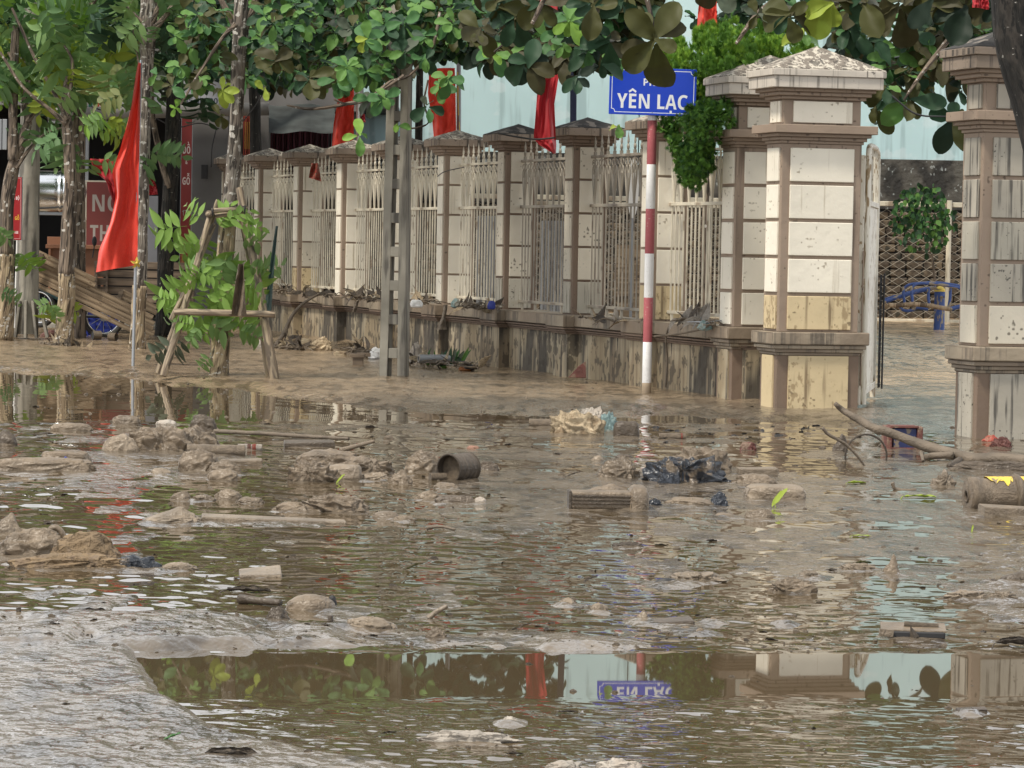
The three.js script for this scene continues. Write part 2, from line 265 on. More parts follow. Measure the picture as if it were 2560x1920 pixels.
function groundMasks(x, d) {
  const [px, py] = pxOf(x, d), n = fbm(x * 1.3, d * 0.9, 0.3, 3), nf = fbm(x * 5, d * 2.2, 3.3, 3);
  const left = sm(-26, 60, poly(NEARLEFT, py) - px + n * 34 + nf * 22) * sm(1552, 1575, py) * 1.25;
  const edge = 1627 + n * 16 + nf * 14 - 40 * sm(500, 0, px) * 0;
  const band = sm(edge + 9, edge - 14, py) * sm(1530 + 20 * sm(0, 900, px), 1565 + 40 * sm(600, 1600, px), py + n * 40) * lerp(1.15, 0.40, sm(1350, 1700, px)) * (0.80 + 0.5 * sm(-0.25, 0.15, n + nf));
  const shore = poly(FARSHORE, px), far = sm(shore + 10, shore - 12, py + n * 24 + nf * 14);
  const mid = sm(1052, 1062, py) * sm(1125, 1095, py) * sm(-0.16, 0.12, n + nf * 0.8 + 0.10);
  const lap = sm(1570, 1550, py) * sm(1105, 1130, py) * sm(0.00, 0.16, fbm(x * 1.1 + 9, d * 0.42, 5.5, 4) + 0.30 * fbm(x * 7, d * 2.4, 8.5, 3) + 0.09 + 0.14 * sm(2120, 2230, px) * sm(2480, 2380, px) * sm(1500, 1420, py) + 0.06 * sm(1500, 2000, px) * sm(1480, 1380, py) - 0.05 * sm(1350, 1500, py));
  return { px, py, left, band, far, mid, lap, n, nf };
}
function mudHeight(x, d, k) {
  const m = k || groundMasks(x, d);
  let h = -0.016 + 0.004 * m.n;
  const cover = Math.max(m.left, m.band,  m.mid * 0.9, m.lap * 0.92);
  h += cover * (0.0195 + 0.007 * Math.max(m.band, m.left > 1 ? 1 : m.left) + 0.010 * m.n + 0.006 * m.nf);
  const rough = (0.55 + 0.45 * Math.min(1, cover)) * (d < 14 ? 1 : 0.8);
  if (d < 16) h += rough * (0.0052 * fbm(x * 7, d * 4, 1.7, 3) + (0.0016 + 0.002 * m.n) * N3(x * 26, d * 20, 4.1) * sm(14, 10, d) + (0.0014 + 0.0010 * m.nf) * N3(x * 62, d * 38, 9.1) * sm(12.5, 9, d) + 0.0009 * N3(x * 110, d * 60, 5.1) * sm(10.5, 8, d));
  else h += rough * 0.010 * fbm(x * 6, d * 2.2, 1.7, 3);
  if (m.far > 0) {
    const beyond = d > 26 ? yardRise(x, d) : 0.02;
    h = lerp(h, beyond + 0.020 + 0.010 * m.n + 0.014 * fbm(x * 5, d * 1.7, 6.1, 4) + 0.006 * N3(x * 17, d * 5, 2.2), m.far);
  }
  for (const q of MOUNDS) { const a = (x - q.x) / q.rx, b = (d + q.z) / q.rz, e = a * a + b * b; if (e < 5) h = Math.max(h, lerp(h, q.h * (0.8 + 0.6 * m.nf + 1.1 * fbm(x * 14, d * 7, 2.9, 3)), Math.exp(-e * 1.1))); }
  return h;
}
function rowsOf(d0, d1, k, most = 0.6) { const out = []; for (let d = d0; d < d1; d += Math.min(most, Math.max(0.010, k * d * d))) out.push(d); out.push(d1); return out; }
function fanSheet(rows, cols, spread, heightOf, dry) {
  const pos = [], uv = [], idx = [], col = [], n = cols + 1;
  for (const d of rows) for (let i = 0; i <= cols; i++) { const x = (i / cols - 0.5) * 2 * spread * (d + 2.5), y = heightOf(x, d); pos.push(x, y, -d); uv.push(x, d); if (dry) { const k = dry(x, d); col.push(1 + 1.9 * k, 1 + 1.65 * k, 1 + 1.3 * k); } }
  for (let j = 0; j < rows.length - 1; j++) for (let i = 0; i < cols; i++) { const a = j * n + i, b = a + n; idx.push(a, a + 1, b, a + 1, b + 1, b); }
  const g = new THREE.BufferGeometry();
  g.setAttribute('position', new THREE.Float32BufferAttribute(pos, 3)); g.setAttribute('uv', new THREE.Float32BufferAttribute(uv, 2)); g.setIndex(idx); if (dry) g.setAttribute('color', new THREE.Float32BufferAttribute(col, 3)); g.computeVertexNormals(); return g;
}
const mudGroundMat = new THREE.MeshPhysicalMaterial({
  roughness: 0.19, specularIntensity: 1, ior: 1.58, bumpScale: 0.008,
  bumpMap: tex(512, 512, (u, v) => 0.5 + 0.9 * tf(u, v, 22, 14, 1, 4), 0.9, true),
  map: tex(1024, 1024, (u, v) => mix3(mul3([0.122, 0.097, 0.070], 1 + 0.4 * tf(u, v, 5, 5, 2, 5)), [0.058, 0.045, 0.032], sm(0.0, 0.4, tf(u, v, 30, 12, 1, 4))), 2.3),
});
const waterMat = new THREE.MeshPhysicalMaterial({ color: lin(0.080, 0.058, 0.033), roughness: 0.012, ior: 1.55, specularIntensity: 1 });
function rippleOf(x, d, m) {
  const calm = sm(1628, 1634, m.py) * sm(1785, 1735, m.py + m.n * 24);
  const calmFar = sm(1062, 1050, m.py);
  const amp = (1 - 0.997 * calm) * (1 - 0.93 * calmFar) * (0.75 + 0.8 * sm(-0.2, 0.25, m.n));
  if (amp < 0.02) return 0.00004 * N3(x * 2, d * 2, 1.1);
  const f = sm(22, 11, d);
  return amp * (0.0028 * N3(x * 1.9 + d * 0.2, d * 2.1, 2.3) + lerp(0.0085, 0.0022, f) * N3(x * 5.6, d * 6.0 + x * 0.6, 7.7) + lerp(0.0024, 0.0038, sm(8.5, 12, d) - 0.3 * sm(14, 22, d)) * N3(x * 12, d * 13 - x * 1.5, 4.4) + sm(15, 10, d) * 0.0016 * N3(x * 20, d * 34, 8.8) + sm(11, 8.6, d) * 0.0008 * N3(x * 34, d * 62, 3.8));
}
function buildGround() {
  const spread = 0.205;
  const rows = rowsOf(6.5, 62, 0.00021);
  struct('mud_ground', fanSheet(rows, 460, spread, (x, d) => mudHeight(x, d), (x, d) => 0.55 * sm(24.5, 27, d + 0.8 * fbm(x, d, 4.4, 3)) + 0.9 * sm(25.5, 28, d) * sm(-0.3, 0.4, x - (1.9 - (d - 26) * 0.309) - 0.5) * (0.8 + fbm(x * 2, d, 7.4, 3))), Object.assign(mudGroundMat.clone(), { vertexColors: true }));
  const wr = rowsOf(6.5, 36, 0.00019);
  struct('flood_water', fanSheet(wr, 430, spread, (x, d) => rippleOf(x, d, groundMasks(x, d))), waterMat);
  // the rest of the land, out to the horizon on every side
  const far = new THREE.PlaneGeometry(900, 900, 60, 60); far.rotateX(-Math.PI / 2); far.translate(0, -0.09, 0);
  const uv = far.attributes.uv; for (let i = 0; i < uv.count; i++) uv.setXY(i, uv.getX(i) * 900, uv.getY(i) * 900);
  struct('ground_beyond', far, mudGroundMat);
}
/* ---------- fence: low wall, ledge, piers with panels and caps, iron railings ---------- */
const FA = 17.2 * Math.PI / 180, LEDGE = 0.585, STEP = 2.07;
const along = (k) => v3(1.125 - 0.612 * k, 0, -(28.1 + 1.98 * k));
function pyramid(w, d, h, e = 0.03) {   // low hipped cap with a thin upright edge
  const pos = [], a = w / 2, b = d / 2, q = [[-a, -b], [a, -b], [a, b], [-a, b]];
  for (let i = 0; i < 4; i++) {
    const [x0, z0] = q[i], [x1, z1] = q[(i + 1) % 4];
    const n = 7; // subdivided so that it weathers unevenly
    for (let s = 0; s < n; s++) for (let t = 0; t < n - s; t++) {
      const P = (s, t) => { const k = s / n, f = t / n; const X = lerp(x0, 0, k) + (x1 - x0) * f, Z = lerp(z0, 0, k) + (z1 - z0) * f; const y = e + h * k + (k > 0 ? 0.006 * N3(X * 14, Z * 14, w * 9) : 0); return [X, y, Z]; };
      pos.push(...P(s, t), ...P(s + 1, t), ...P(s, t + 1)); if (t < n - s - 1) pos.push(...P(s, t + 1), ...P(s + 1, t), ...P(s + 1, t + 1));
    }
    pos.push(x0, 0, z0, x0, e, z0, x1, e, z1, x0, 0, z0, x1, e, z1, x1, 0, z1);
  }
  const g = new THREE.BufferGeometry(); g.setAttribute('position', new THREE.Float32BufferAttribute(pos, 3)); g.computeVertexNormals(); return boxUV(g, w);
}
function stepped(w, d, y, list) {  // mouldings: [height, overhang] from the bottom up
  const out = []; for (const [h, o] of list) { out.push(T(box(w + 2 * o, h, d + 2 * o, 0.005), 0, y + h / 2, 0)); y += h; } return out;
}
function panelsOn(parent, w, d, y0, y1, rows, mats, o = {}) {
  const h = (y1 - y0) / rows, gap = o.gap ?? 0.02, mw = o.margin ?? 0.05, pr = 0.014, lay = [];
  const P = (m, lw, x, y, z, turn) => { const q = mesh('panel', box(lw, h - gap, pr * 2, 0.005), m, parent); q.position.set(x, y, z); q.rotation.y = turn; };
  for (let r = 0; r < rows; r++) {
    const y = y0 + h * (r + 0.5), m = mats[Math.min(r, mats.length - 1)];
    P(m, w - 2 * mw, 0, y, d / 2, 0); P(m, d - 2 * mw * (d / w < 0.8 ? 0.75 : 1), -w / 2, y, 0, Math.PI / 2);
    P(m, w - 2 * mw, 0, y, -d / 2, 0); P(m, d - 2 * mw, w / 2, y, 0, Math.PI / 2);
  }
}
const fence = thing('boundary_fence', 'cream plastered boundary fence with capped piers and iron railings on a stained low wall', 'fence', along(0), FA);
const PW = 0.33, PD = 0.30, NP = 9;
{
  const zEnd = -STEP * NP - 0.5;
  const L = -zEnd + STEP, zc = (zEnd + STEP) / 2;
  // low wall, one length per bay so that stains do not repeat
  const wallG = []; const ledgeG = [], mouldG = [];
  for (let k = -1; k <= NP; k++) {
    wallG.push(T(box(0.22, 0.60, STEP, 0.003), 0.165, LEDGE - 0.16 - 0.30, -STEP * k - STEP / 2 - (k === NP ? 0.25 : 0)));
    if (k >= 0) wallG.push(T(box(PW + 0.10, 0.606, PD + 0.10, 0.004), 0.165, LEDGE - 0.158 - 0.303, -STEP * k - PD / 2));
    ledgeG.push(T(box(0.36, 0.102, STEP - 0.006, 0.008), 0.165, LEDGE - 0.051, -STEP * k - STEP / 2));
    if (k >= 0) ledgeG.push(T(box(PW + 0.22, 0.108, PD + 0.22, 0.008), 0.165, LEDGE - 0.052, -STEP * k - PD / 2));
    for (const [y, o] of [[0.118, 0.055], [0.140, 0.035], [0.158, 0.018]]) {
      mouldG.push(T(box(0.22 + 2 * o, 0.016, STEP, 0.003), 0.165, LEDGE - y, -STEP * k - STEP / 2));
      if (k >= 0) mouldG.push(T(box(PW + 0.10 + 2 * o, 0.018, PD + 0.10 + 2 * o, 0.003), 0.165, LEDGE - y, -STEP * k - PD / 2));
    }
  }
  mesh('base_wall', merge(wallG), M.wall, fence);
  mesh('ledge', merge(ledgeG), M.ledge, fence);
  mesh('moulding', merge(mouldG), M.trimDark, fence);
  const core = box(PW - 0.02, 1.5, PD - 0.02, 0.004), shade = [1, 2];  // piers whose canopy shade is put into darker panel, trim and cap colours
  const capG = merge([...stepped(PW - 0.02, PD - 0.02, 0, [[0.022, 0.03], [0.03, 0.05], [0.03, 0.075]])]);
  const slabG = box(PW + 0.22, 0.068, PD + 0.22, 0.006), pyG = pyramid(PW + 0.21, PD + 0.21, 0.10, 0.006);
  for (let k = 0; k <= NP; k++) {
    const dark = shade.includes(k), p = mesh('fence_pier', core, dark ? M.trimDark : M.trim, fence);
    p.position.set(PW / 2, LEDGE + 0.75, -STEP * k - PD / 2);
    panelsOn(p, PW - 0.02, PD - 0.02, -0.745, 0.745, 5, dark ? [M.panelMouldShade, M.panelOldShade, M.panelOldShade, M.panelOldShade, M.panelOldShade] : k > 5 ? [M.panelMud, M.panelOldShade, M.panel] : [k === 0 ? M.panelMud : M.panel, M.panel], { margin: 0.045 });
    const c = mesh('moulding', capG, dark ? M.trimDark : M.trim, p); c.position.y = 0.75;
    const s = mesh('cap_slab', slabG, dark || k > 5 || k === 3 ? M.slabDark : M.slabDark, p); s.position.y = 0.75 + 0.082 + 0.034;
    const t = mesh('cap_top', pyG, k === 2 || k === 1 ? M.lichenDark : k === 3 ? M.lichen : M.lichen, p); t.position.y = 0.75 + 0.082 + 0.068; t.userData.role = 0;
  }
  // railings: bars below, splayed scrolls and spear heads above
  const barGs = [0, 1, 2, 3, 4, 5].map((i) => boxUV(new THREE.BoxGeometry(0.011, 0.885, 0.013), i * 0.21, i * 0.37)), y0 = 0.665, yMid = 1.555, yTop = 1.985;
  const spear = [];
  spear.push(T(box(0.012, 0.55, 0.012, 0), 0, yMid + 0.275, 0));
  spear.push(T(new THREE.ConeGeometry(0.013, 0.10, 5), 0, yMid + 0.59, 0), T(new THREE.SphereGeometry(0.021, 6, 4), 0, yMid + 0.50, 0, 0, 0, 0, v3(0.7, 1.5, 1)), T(box(0.022, 0.035, 0.03, 0), 0, yMid + 0.455, 0));
  for (const s of [-1, 1]) {
    spear.push(tube([v3(0, yMid, s * 0.006), v3(0, yMid + 0.10, s * 0.02), v3(0, yMid + 0.22, s * 0.05), v3(0, yMid + 0.30, s * 0.062), v3(0, yMid + 0.34, s * 0.052), v3(0, yMid + 0.345, s * 0.03), v3(0, yMid + 0.30, s * 0.022), v3(0, yMid + 0.275, s * 0.034)], [0.008, 0.0095, 0.008, 0.007, 0.006], { rs: 5, seg: 14, cap: false, flat: 0.7 }));
    spear.push(T(new THREE.TorusGeometry(0.028, 0.005, 4, 10), 0, yMid + 0.375, s * 0.040, 0, Math.PI / 2, 0));
  }
  const spearG = merge(spear);
  const len0 = STEP - PD, railG = T(box(0.03, 0.026, len0, 0.003), 0, y0, 0), midG = T(box(0.03, 0.028, len0, 0.003), 0, yMid, 0), topG = T(box(0.028, 0.024, len0, 0.003), 0, yTop, 0), footG = box(0.02, y0 - LEDGE + 0.01, 0.02, 0);
  for (let k = -1; k < NP; k++) {
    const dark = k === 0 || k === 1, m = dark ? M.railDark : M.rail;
    const len = STEP - PD, r = mesh('railing', railG, m, fence); r.position.set(0.165, 0, -STEP * k - PD - len / 2); mesh('middle_rail', midG, m, r); mesh('top_rail', topG, m, r); for (const z of [-0.8, -0.4, 0, 0.4, 0.8]) mesh('foot', footG, m, r).position.set(0, (y0 + LEDGE) / 2, z);
    const nb = 19, ns = 10;
    for (let i = 0; i < nb; i++) { const b = mesh('bar', barGs[(i * 5 + k * 3 + 9) % 6], m, r); b.position.set(0, (y0 + yMid) / 2, ((i + 0.5) / nb - 0.5) * len); }
    for (let i = 0; i < ns; i++) { const b = mesh('spear_scroll', spearG, m, r); b.position.set(0, 0, ((i + 0.5) / ns - 0.5) * len); }
  }
}
/* gate pillars: a tall square shaft, necking, cornice, stepped slab and pyramid */
const GW = 0.62, GD = 0.34;
function gatePillar(label, pos, turn, mats, slabM, topM, trimM, plinthM) {
  const t = thing('gate_pillar', label, 'gate pillar', pos, turn, 'gate pillars of the entrance');
  const H0 = LEDGE + 0.01, H1 = H0 + 1.38;
  const plinth = mesh('plinth', T(box(GW + 0.02, H0 - 0.06, GD + 0.02, 0.004), 0, (H0 - 0.16) / 2 - 0.05, 0), M.trimDark, t);
  panelsOn(plinth, GW + 0.02, GD + 0.02, -0.03, H0 - 0.175, 1, [plinthM], { margin: 0.085, gap: 0 });
  mesh('ledge', merge([T(box(GW + 0.14, 0.094, GD + 0.14, 0.01), 0, H0 - 0.047, 0), ...stepped(GW + 0.02, GD + 0.02, H0 - 0.172, [[0.022, 0.008], [0.026, 0.024], [0.028, 0.042]])]), M.ledge, t);
  const shaft = mesh('shaft', T(box(GW, H1 - H0, GD, 0.005), 0, (H0 + H1) / 2, 0), trimM, t);
  panelsOn(shaft, GW, GD, H0 + 0.005, H1 - 0.02, 5, mats, { margin: 0.062, gap: 0.026 });
  mesh('cornice', merge(stepped(GW, GD, H1, [[0.022, 0.012], [0.026, 0.03], [0.026, 0.055], [0.062, 0.09]])), trimM, t);
  const H2 = H1 + 0.136, H3 = H2 + 0.186;
  const neck = mesh('neck', T(box(GW - 0.02, H3 - H2, GD - 0.02, 0.005), 0, (H2 + H3) / 2, 0), trimM, t);
  panelsOn(neck, GW - 0.02, GD - 0.02, H2 + 0.008, H3 - 0.004, 1, [mats[mats.length - 1]], { margin: 0.07, gap: 0.016 });
  mesh('upper_moulding', merge(stepped(GW - 0.02, GD - 0.02, H3, [[0.026, 0.03], [0.028, 0.06], [0.026, 0.085]])), trimM, t);
  mesh('cap_slab', merge(stepped(GW - 0.02, GD - 0.02, H3 + 0.08, [[0.086, 0.125], [0.050, 0.14]])), slabM, t);
  const p = mesh('cap_top', pyramid(GW + 0.25, GD + 0.25, 0.18, 0.006), topM, t); p.position.y = H3 + 0.216;
  return t;
}
const pillarAt = (px, py, d, a) => { const c = D(px, py, d), dx = GW / 2, dz = -GD / 2; return v3(c.x + dx * Math.cos(a) + dz * Math.sin(a), 0, c.z - dx * Math.sin(a) + dz * Math.cos(a)); };
const GA = 0.27;
gatePillar('clean cream gate pillar left of the gate opening, white iron gate folded beside it', pillarAt(1949, 700, 24.9, GA), GA, [M.panelMud, M.panel], M.slab, M.lichen, M.trim, M.panelMud);
gatePillar('cream gate pillar half hidden behind the left gate pillar, conifer branches touching it', pillarAt(1836, 700, 26.15, GA), GA, [M.panel, M.panel], M.slab, M.lichen, M.trim, M.wall);
gatePillar('mould streaked gate pillar at the right edge below the dark leaning trunk', pillarAt(2452, 700, 21.9, GA), GA, [M.panelOldShade, M.panelDark, M.panelMouldShade, M.panelDark, M.panelDark], M.slabDark, M.lichenDark, M.trim, M.panelDark);
/* ---------- far side: pale blue building, mouldy yard wall with stonework, chain link, exercise frame ---------- */
function plate(x0, y0, x1, y1, d, th = 0.04, r = 0.004) { const a = D((x0 + x1) / 2, (y0 + y1) / 2, d), g = box((x1 - x0) / S(d), (y1 - y0) / S(d), th, r); return T(g, a.x, a.y, a.z - th / 2); }
{
  const t = thing('pale_blue_building', 'pale blue plastered building rising behind the fence, streaked and patched', 'building', v3(0, 0, -46.2));
  mesh('wall', T(box(4.2, 8.2, 5, 0.01), -0.45, 4.1, -2.5), M.cyan, t); mesh('wall', T(box(6.6, 8.2, 5, 0.01), 4.962, 4.1, -2.5), M.cyan, t);
  mesh('plinth_band', T(box(10.9, 0.25, 0.06, 0.01), 2.9, 7.9, 0.03), M.mouldWall, t);
  const y = thing('yard_wall', 'black mouldy yard wall of rough stone courses below the pale blue building', 'wall', v3(0, 0, -45));
  mesh('mouldy_render', T(box(10.6, 0.66, 0.40, 0.01), 2.6, 2.09, 0), M.mouldWall, y);
  mesh('core', T(box(10.6, 1.76, 0.30, 0.01), 2.6, 0.88, -0.04), M.black, y);
  const r = rng(5), joined = [], variants = [0, 1, 2, 3, 4, 5].map((i) => { const g = box(0.20 + 0.02 * i, 0.098, 0.12, 0.016), p = g.attributes.position; for (let k = 0; k < p.count; k++) p.setXYZ(k, p.getX(k) + 0.008 * N3(p.getY(k) * 20 + i, p.getZ(k) * 20), p.getY(k) + 0.006 * N3(p.getX(k) * 16, i * 3.1), p.getZ(k) + 0.012 * N3(p.getX(k) * 18 + i * 7, p.getY(k) * 18)); g.computeVertexNormals(); return g; });
  for (let row = 0; row < 16; row++) { let x = -2.6 - r() * 0.15; while (x < 7.6) { const i = Math.floor(r() * 6), w = 0.20 + 0.02 * i, yy = 0.06 + row * 0.108, zz = 0.10 + 0.035 * r();
    if (x > 4.55 && x < 6.4) { const q = mesh('stone', variants[i], M.brick, y); q.position.set(x + w / 2, yy, zz); q.rotation.z = (r() - 0.5) * 0.05; } else joined.push(T(variants[i].clone(), x + w / 2, yy, zz));
    x += w + 0.012; } }
  const q = mesh('stonework', merge(joined), M.brick, y); q.userData.kind = 'stuff';
  // chain link
  const c = thing('chain_link_fence', 'rusty chain link fence with pale posts standing before the stone yard wall', 'fence', v3(0, 0, -42.4));
  const X0 = -0.6, X1 = 6.4, Y0 = 0.36, Y1 = 1.78, p = 0.085, wires = [];
  for (let x = X0, w = 0; x < X1; x += p, w++) { const pts = []; let s = w % 2; for (let yy = Y0; yy <= Y1; yy += p * 0.62) { pts.push(v3(x + (s % 2 ? p * 0.5 : -0.5 * p), yy, s % 2 ? 0.004 : -0.004)); s++; }
    for (let i = 1; i < pts.length; i++) wires.push(T(new THREE.CylinderGeometry(0.003, 0.003, pts[i].distanceTo(pts[i - 1]), 4, 1, true), (pts[i].x + pts[i - 1].x) / 2, (pts[i].y + pts[i - 1].y) / 2, 0, 0, 0, -Math.atan2(pts[i].x - pts[i - 1].x, pts[i].y - pts[i - 1].y))); }
  const wm = mesh('wire_mesh', merge(wires), M.wire, c); wm.userData.kind = 'stuff';
  for (const yy of [Y0 - 0.02, Y1 + 0.02]) mesh('rail', T(box(X1 - X0, 0.06, 0.05, 0.006), (X0 + X1) / 2, yy, 0.01), M.rail, c);
  for (const x of [0.9, 2.4, 3.9, 5.4]) mesh('post', T(new THREE.CylinderGeometry(0.032, 0.032, 1.75, 10), x, 0.98, 0.04), M.rail, c);
}
{ // exercise frame
  const d = 38, P = (x, y, dz = 0) => D(x, y, d - dz);
  const t = thing('exercise_frame', 'blue outdoor exercise frame of bent tubes round a thick post with yellow dome', 'exercise equipment');
  const b = P(2347, 836), top = P(2347, 729);
  mesh('post', T(new THREE.CylinderGeometry(0.06, 0.062, top.y - b.y + 0.3, 20), b.x, (b.y + top.y) / 2 - 0.15, b.z), M.blueMetal, t);
  mesh('dome', T(new THREE.SphereGeometry(0.062, 18, 10, 0, Math.PI * 2, 0, Math.PI / 2), b.x, top.y, b.z), M.yellow, t);
  const tb = (name, pts, r = 0.017, m = M.blueMetal) => mesh(name, tube(pts.map((q) => P(...q)), [r], { rs: 7, seg: pts.length * 5 }), m, t);
  tb('handrail', [[2262, 762, .2], [2259, 724, .2], [2268, 714, .2], [2300, 708, .2], [2345, 707, .2], [2406, 716, .2], [2450, 722, .2]]);
  tb('handrail', [[2282, 760, .35], [2280, 722, .35], [2290, 711, .35], [2330, 709, .35], [2406, 721, .35], [2450, 726, .35]]);
  tb('handrail', [[2210, 755, .1], [2240, 745, .1], [2290, 730, .1], [2341, 718, .1]], 0.022);
  tb('handrail', [[2212, 748, -.1], [2262, 733, -.1], [2330, 717, -.1]], 0.014);
  tb('foot_bar', [[2221, 763, .4], [2250, 763, .4], [2284, 760, .4]], 0.026, M.plank);
  tb('foot_bar', [[2284, 760, .4], [2320, 764, .4], [2374, 773, .4]], 0.026, M.plank);
  tb('foot_bar', [[2374, 773, .4], [2406, 765, .4], [2450, 762, .4]], 0.024);
  tb('arch_bar', [[2248, 770, .3], [2264, 777, .3], [2282, 775, .3], [2292, 770, .3], [2320, 774, .3]]);
  tb('upright', [[2376, 720, .3], [2375, 745, .3], [2371, 772, .3]]); tb('upright', [[2321, 722, .2], [2321, 745, .2], [2324, 765, .2]]);
  mesh('bracket', tube([P(2350, 741, .1), P(2362, 741, .1)], [0.02], { rs: 7, seg: 2 }), M.blueMetal, t);
}
{ // things seen through the railings, standing in the yard
  const put = (name, label, cat, g, m) => tag(mesh(name, g, m), label, cat);
  put('plywood_board', 'beige plywood board leaning behind the railing beside the sign pole', 'board', plate(1536, 612, 1605, 800, 37.5, 0.03), M.plank);
  put('metal_sheet', 'pale grey corrugated sheet behind the dark railing left of the plywood', 'sheet', merge(Array.from({ length: 9 }, (_, i) => plate(1352 + i * 8, 552, 1359 + i * 8, 790, 38 + (i % 2) * 0.02, 0.02))), M.galv);
  put('metal_sheet', 'dull grey sheet standing behind the railing above the green litter', 'sheet', merge(Array.from({ length: 9 }, (_, i) => plate(1192 + i * 8, 540, 1199 + i * 8, 790, 39 + (i % 2) * 0.02, 0.02))), M.galv);
  const o = thing('surfboard_shape_sign', 'white pointed oval panel standing upright behind the railing near the sign pole', 'panel', D(1583, 470, 36.5));
  const sh = new THREE.Shape(); sh.absellipse(0, 0, 0.055, 0.32, 0, Math.PI * 2); mesh('panel', T(new THREE.ExtrudeGeometry(sh, { depth: 0.02, bevelSize: 0.004, bevelThickness: 0.004, curveSegments: 20 }), 0, 0, 0), M.white, o);
  mesh('stand', T(box(0.03, 1.6, 0.03), 0, -1.0, -0.03), M.galv, o); o.name = 'oval_panel';
  const bn = thing('litter_bin', 'dark green bin with a red front behind the railing near the sign pole', 'bin', W(1585, 872, 0.05));
  mesh('body', T(box(0.24, 0.62, 0.2, 0.02), 0, 0.46, 0), mat({ color: lin(0.02, 0.06, 0.04) }), bn); mesh('front_panel', T(box(0.10, 0.42, 0.02), 0, 0.48, 0.105), mat({ color: lin(0.25, 0.03, 0.03) }), bn); mesh('lid', T(box(0.26, 0.06, 0.22, 0.02), 0, 0.8, 0), mat({ color: lin(0.02, 0.05, 0.035) }), bn);
  put('white_rail', 'white barrier rail seen behind the fence railings', 'barrier', merge([plate(1330, 506, 1800, 516, 39), plate(1420, 506, 1428, 860, 39), plate(1700, 506, 1708, 860, 39)]), M.rail);
}
/* ---------- shops on the left ---------- */
function signTex(w, h, draw) { const c = document.createElement('canvas'); c.width = w; c.height = h; const g = c.getContext('2d'); draw(g, w, h); const t = new THREE.CanvasTexture(c); t.colorSpace = THREE.SRGBColorSpace; t.magFilter = THREE.LinearFilter; return t; }
function faceUV(g) { // front face of a box or plate stretched to 0..1
  g.computeBoundingBox(); const b = g.boundingBox, p = g.attributes.position, uv = g.attributes.uv;
  for (let i = 0; i < p.count; i++) uv.setXY(i, (p.getX(i) - b.min.x) / (b.max.x - b.min.x), (p.getY(i) - b.min.y) / (b.max.y - b.min.y)); return g;
}
function board(name, label, rect, d, draw, res = [512, 512], o = {}) {
  const g = faceUV(plate(...rect, d, o.th ?? 0.03)); g.translate(0, 0, 0);
  const t = thing(name, label, 'sign'); mesh('sign_board', g, mat({ roughness: o.rough ?? 0.6, map: signTex(...res, draw) }), t);
  const [x0, y0, x1, y1] = rect, w = o.edge ?? 1.5;
  mesh('frame', merge([plate(x0 - w, y0 - w, x1 + w, y0, d + 0.001, 0.045), plate(x0 - w, y1, x1 + w, y1 + w, d + 0.001, 0.045), plate(x0 - w, y0, x0, y1, d + 0.001, 0.045), plate(x1, y0, x1 + w, y1, d + 0.001, 0.045)]), o.frame ?? M.galv, t); return t;
}
// lettering with its accents drawn stroke by stroke: '^' circumflex, '.' dot below, '/' acute, '\\' grave, '~' tilde, '-' bar of the crossed D, each after its letter
const put = (g, s, x, y, size, col, wt = 'bold', sx = 1) => {
  g.save(); g.translate(x, y); g.scale(sx, 1); g.fillStyle = g.strokeStyle = col; g.font = `${wt} ${size}px sans-serif`; g.textAlign = 'left';
  const L = []; for (const c of s) { if (L.length && '^`|~_-{'.includes(c)) L[L.length - 1][1] += c; else L.push([c, '']); }
  const ws = L.map((q) => g.measureText(q[0]).width); let cx = -ws.reduce((a, b) => a + b, 0) / 2; g.lineWidth = size * 0.10; g.lineCap = 'butt';
  L.forEach(([c, m], i) => { g.fillText(c, cx, 0); const mx = cx + ws[i] / 2, w = size * 0.2; let top = -size * 0.80; const line = (p) => { g.beginPath(); p.forEach(([a, b], k) => k ? g.lineTo(a, b) : g.moveTo(a, b)); g.stroke(); };
    for (const k of m) { if (k === '^') { line([[mx - w, top], [mx, top - size * 0.13], [mx + w, top]]); top -= size * 0.2; } if (k === '|') line([[mx - w * 0.2, top], [mx + w * 0.7, top - size * 0.14]]); if (k === '`') line([[mx + w * 0.2, top], [mx - w * 0.7, top - size * 0.14]]); if (k === '~') line([[mx - w, top], [mx - w * 0.3, top - size * 0.08], [mx + w * 0.3, top], [mx + w, top - size * 0.08]]); if (k === '_') g.fillRect(mx - size * 0.065, size * 0.07, size * 0.13, size * 0.13); if (k === '-') g.fillRect(cx - size * 0.02, -size * 0.41, size * 0.34, size * 0.09); }
    cx += ws[i]; });
  g.restore();
};
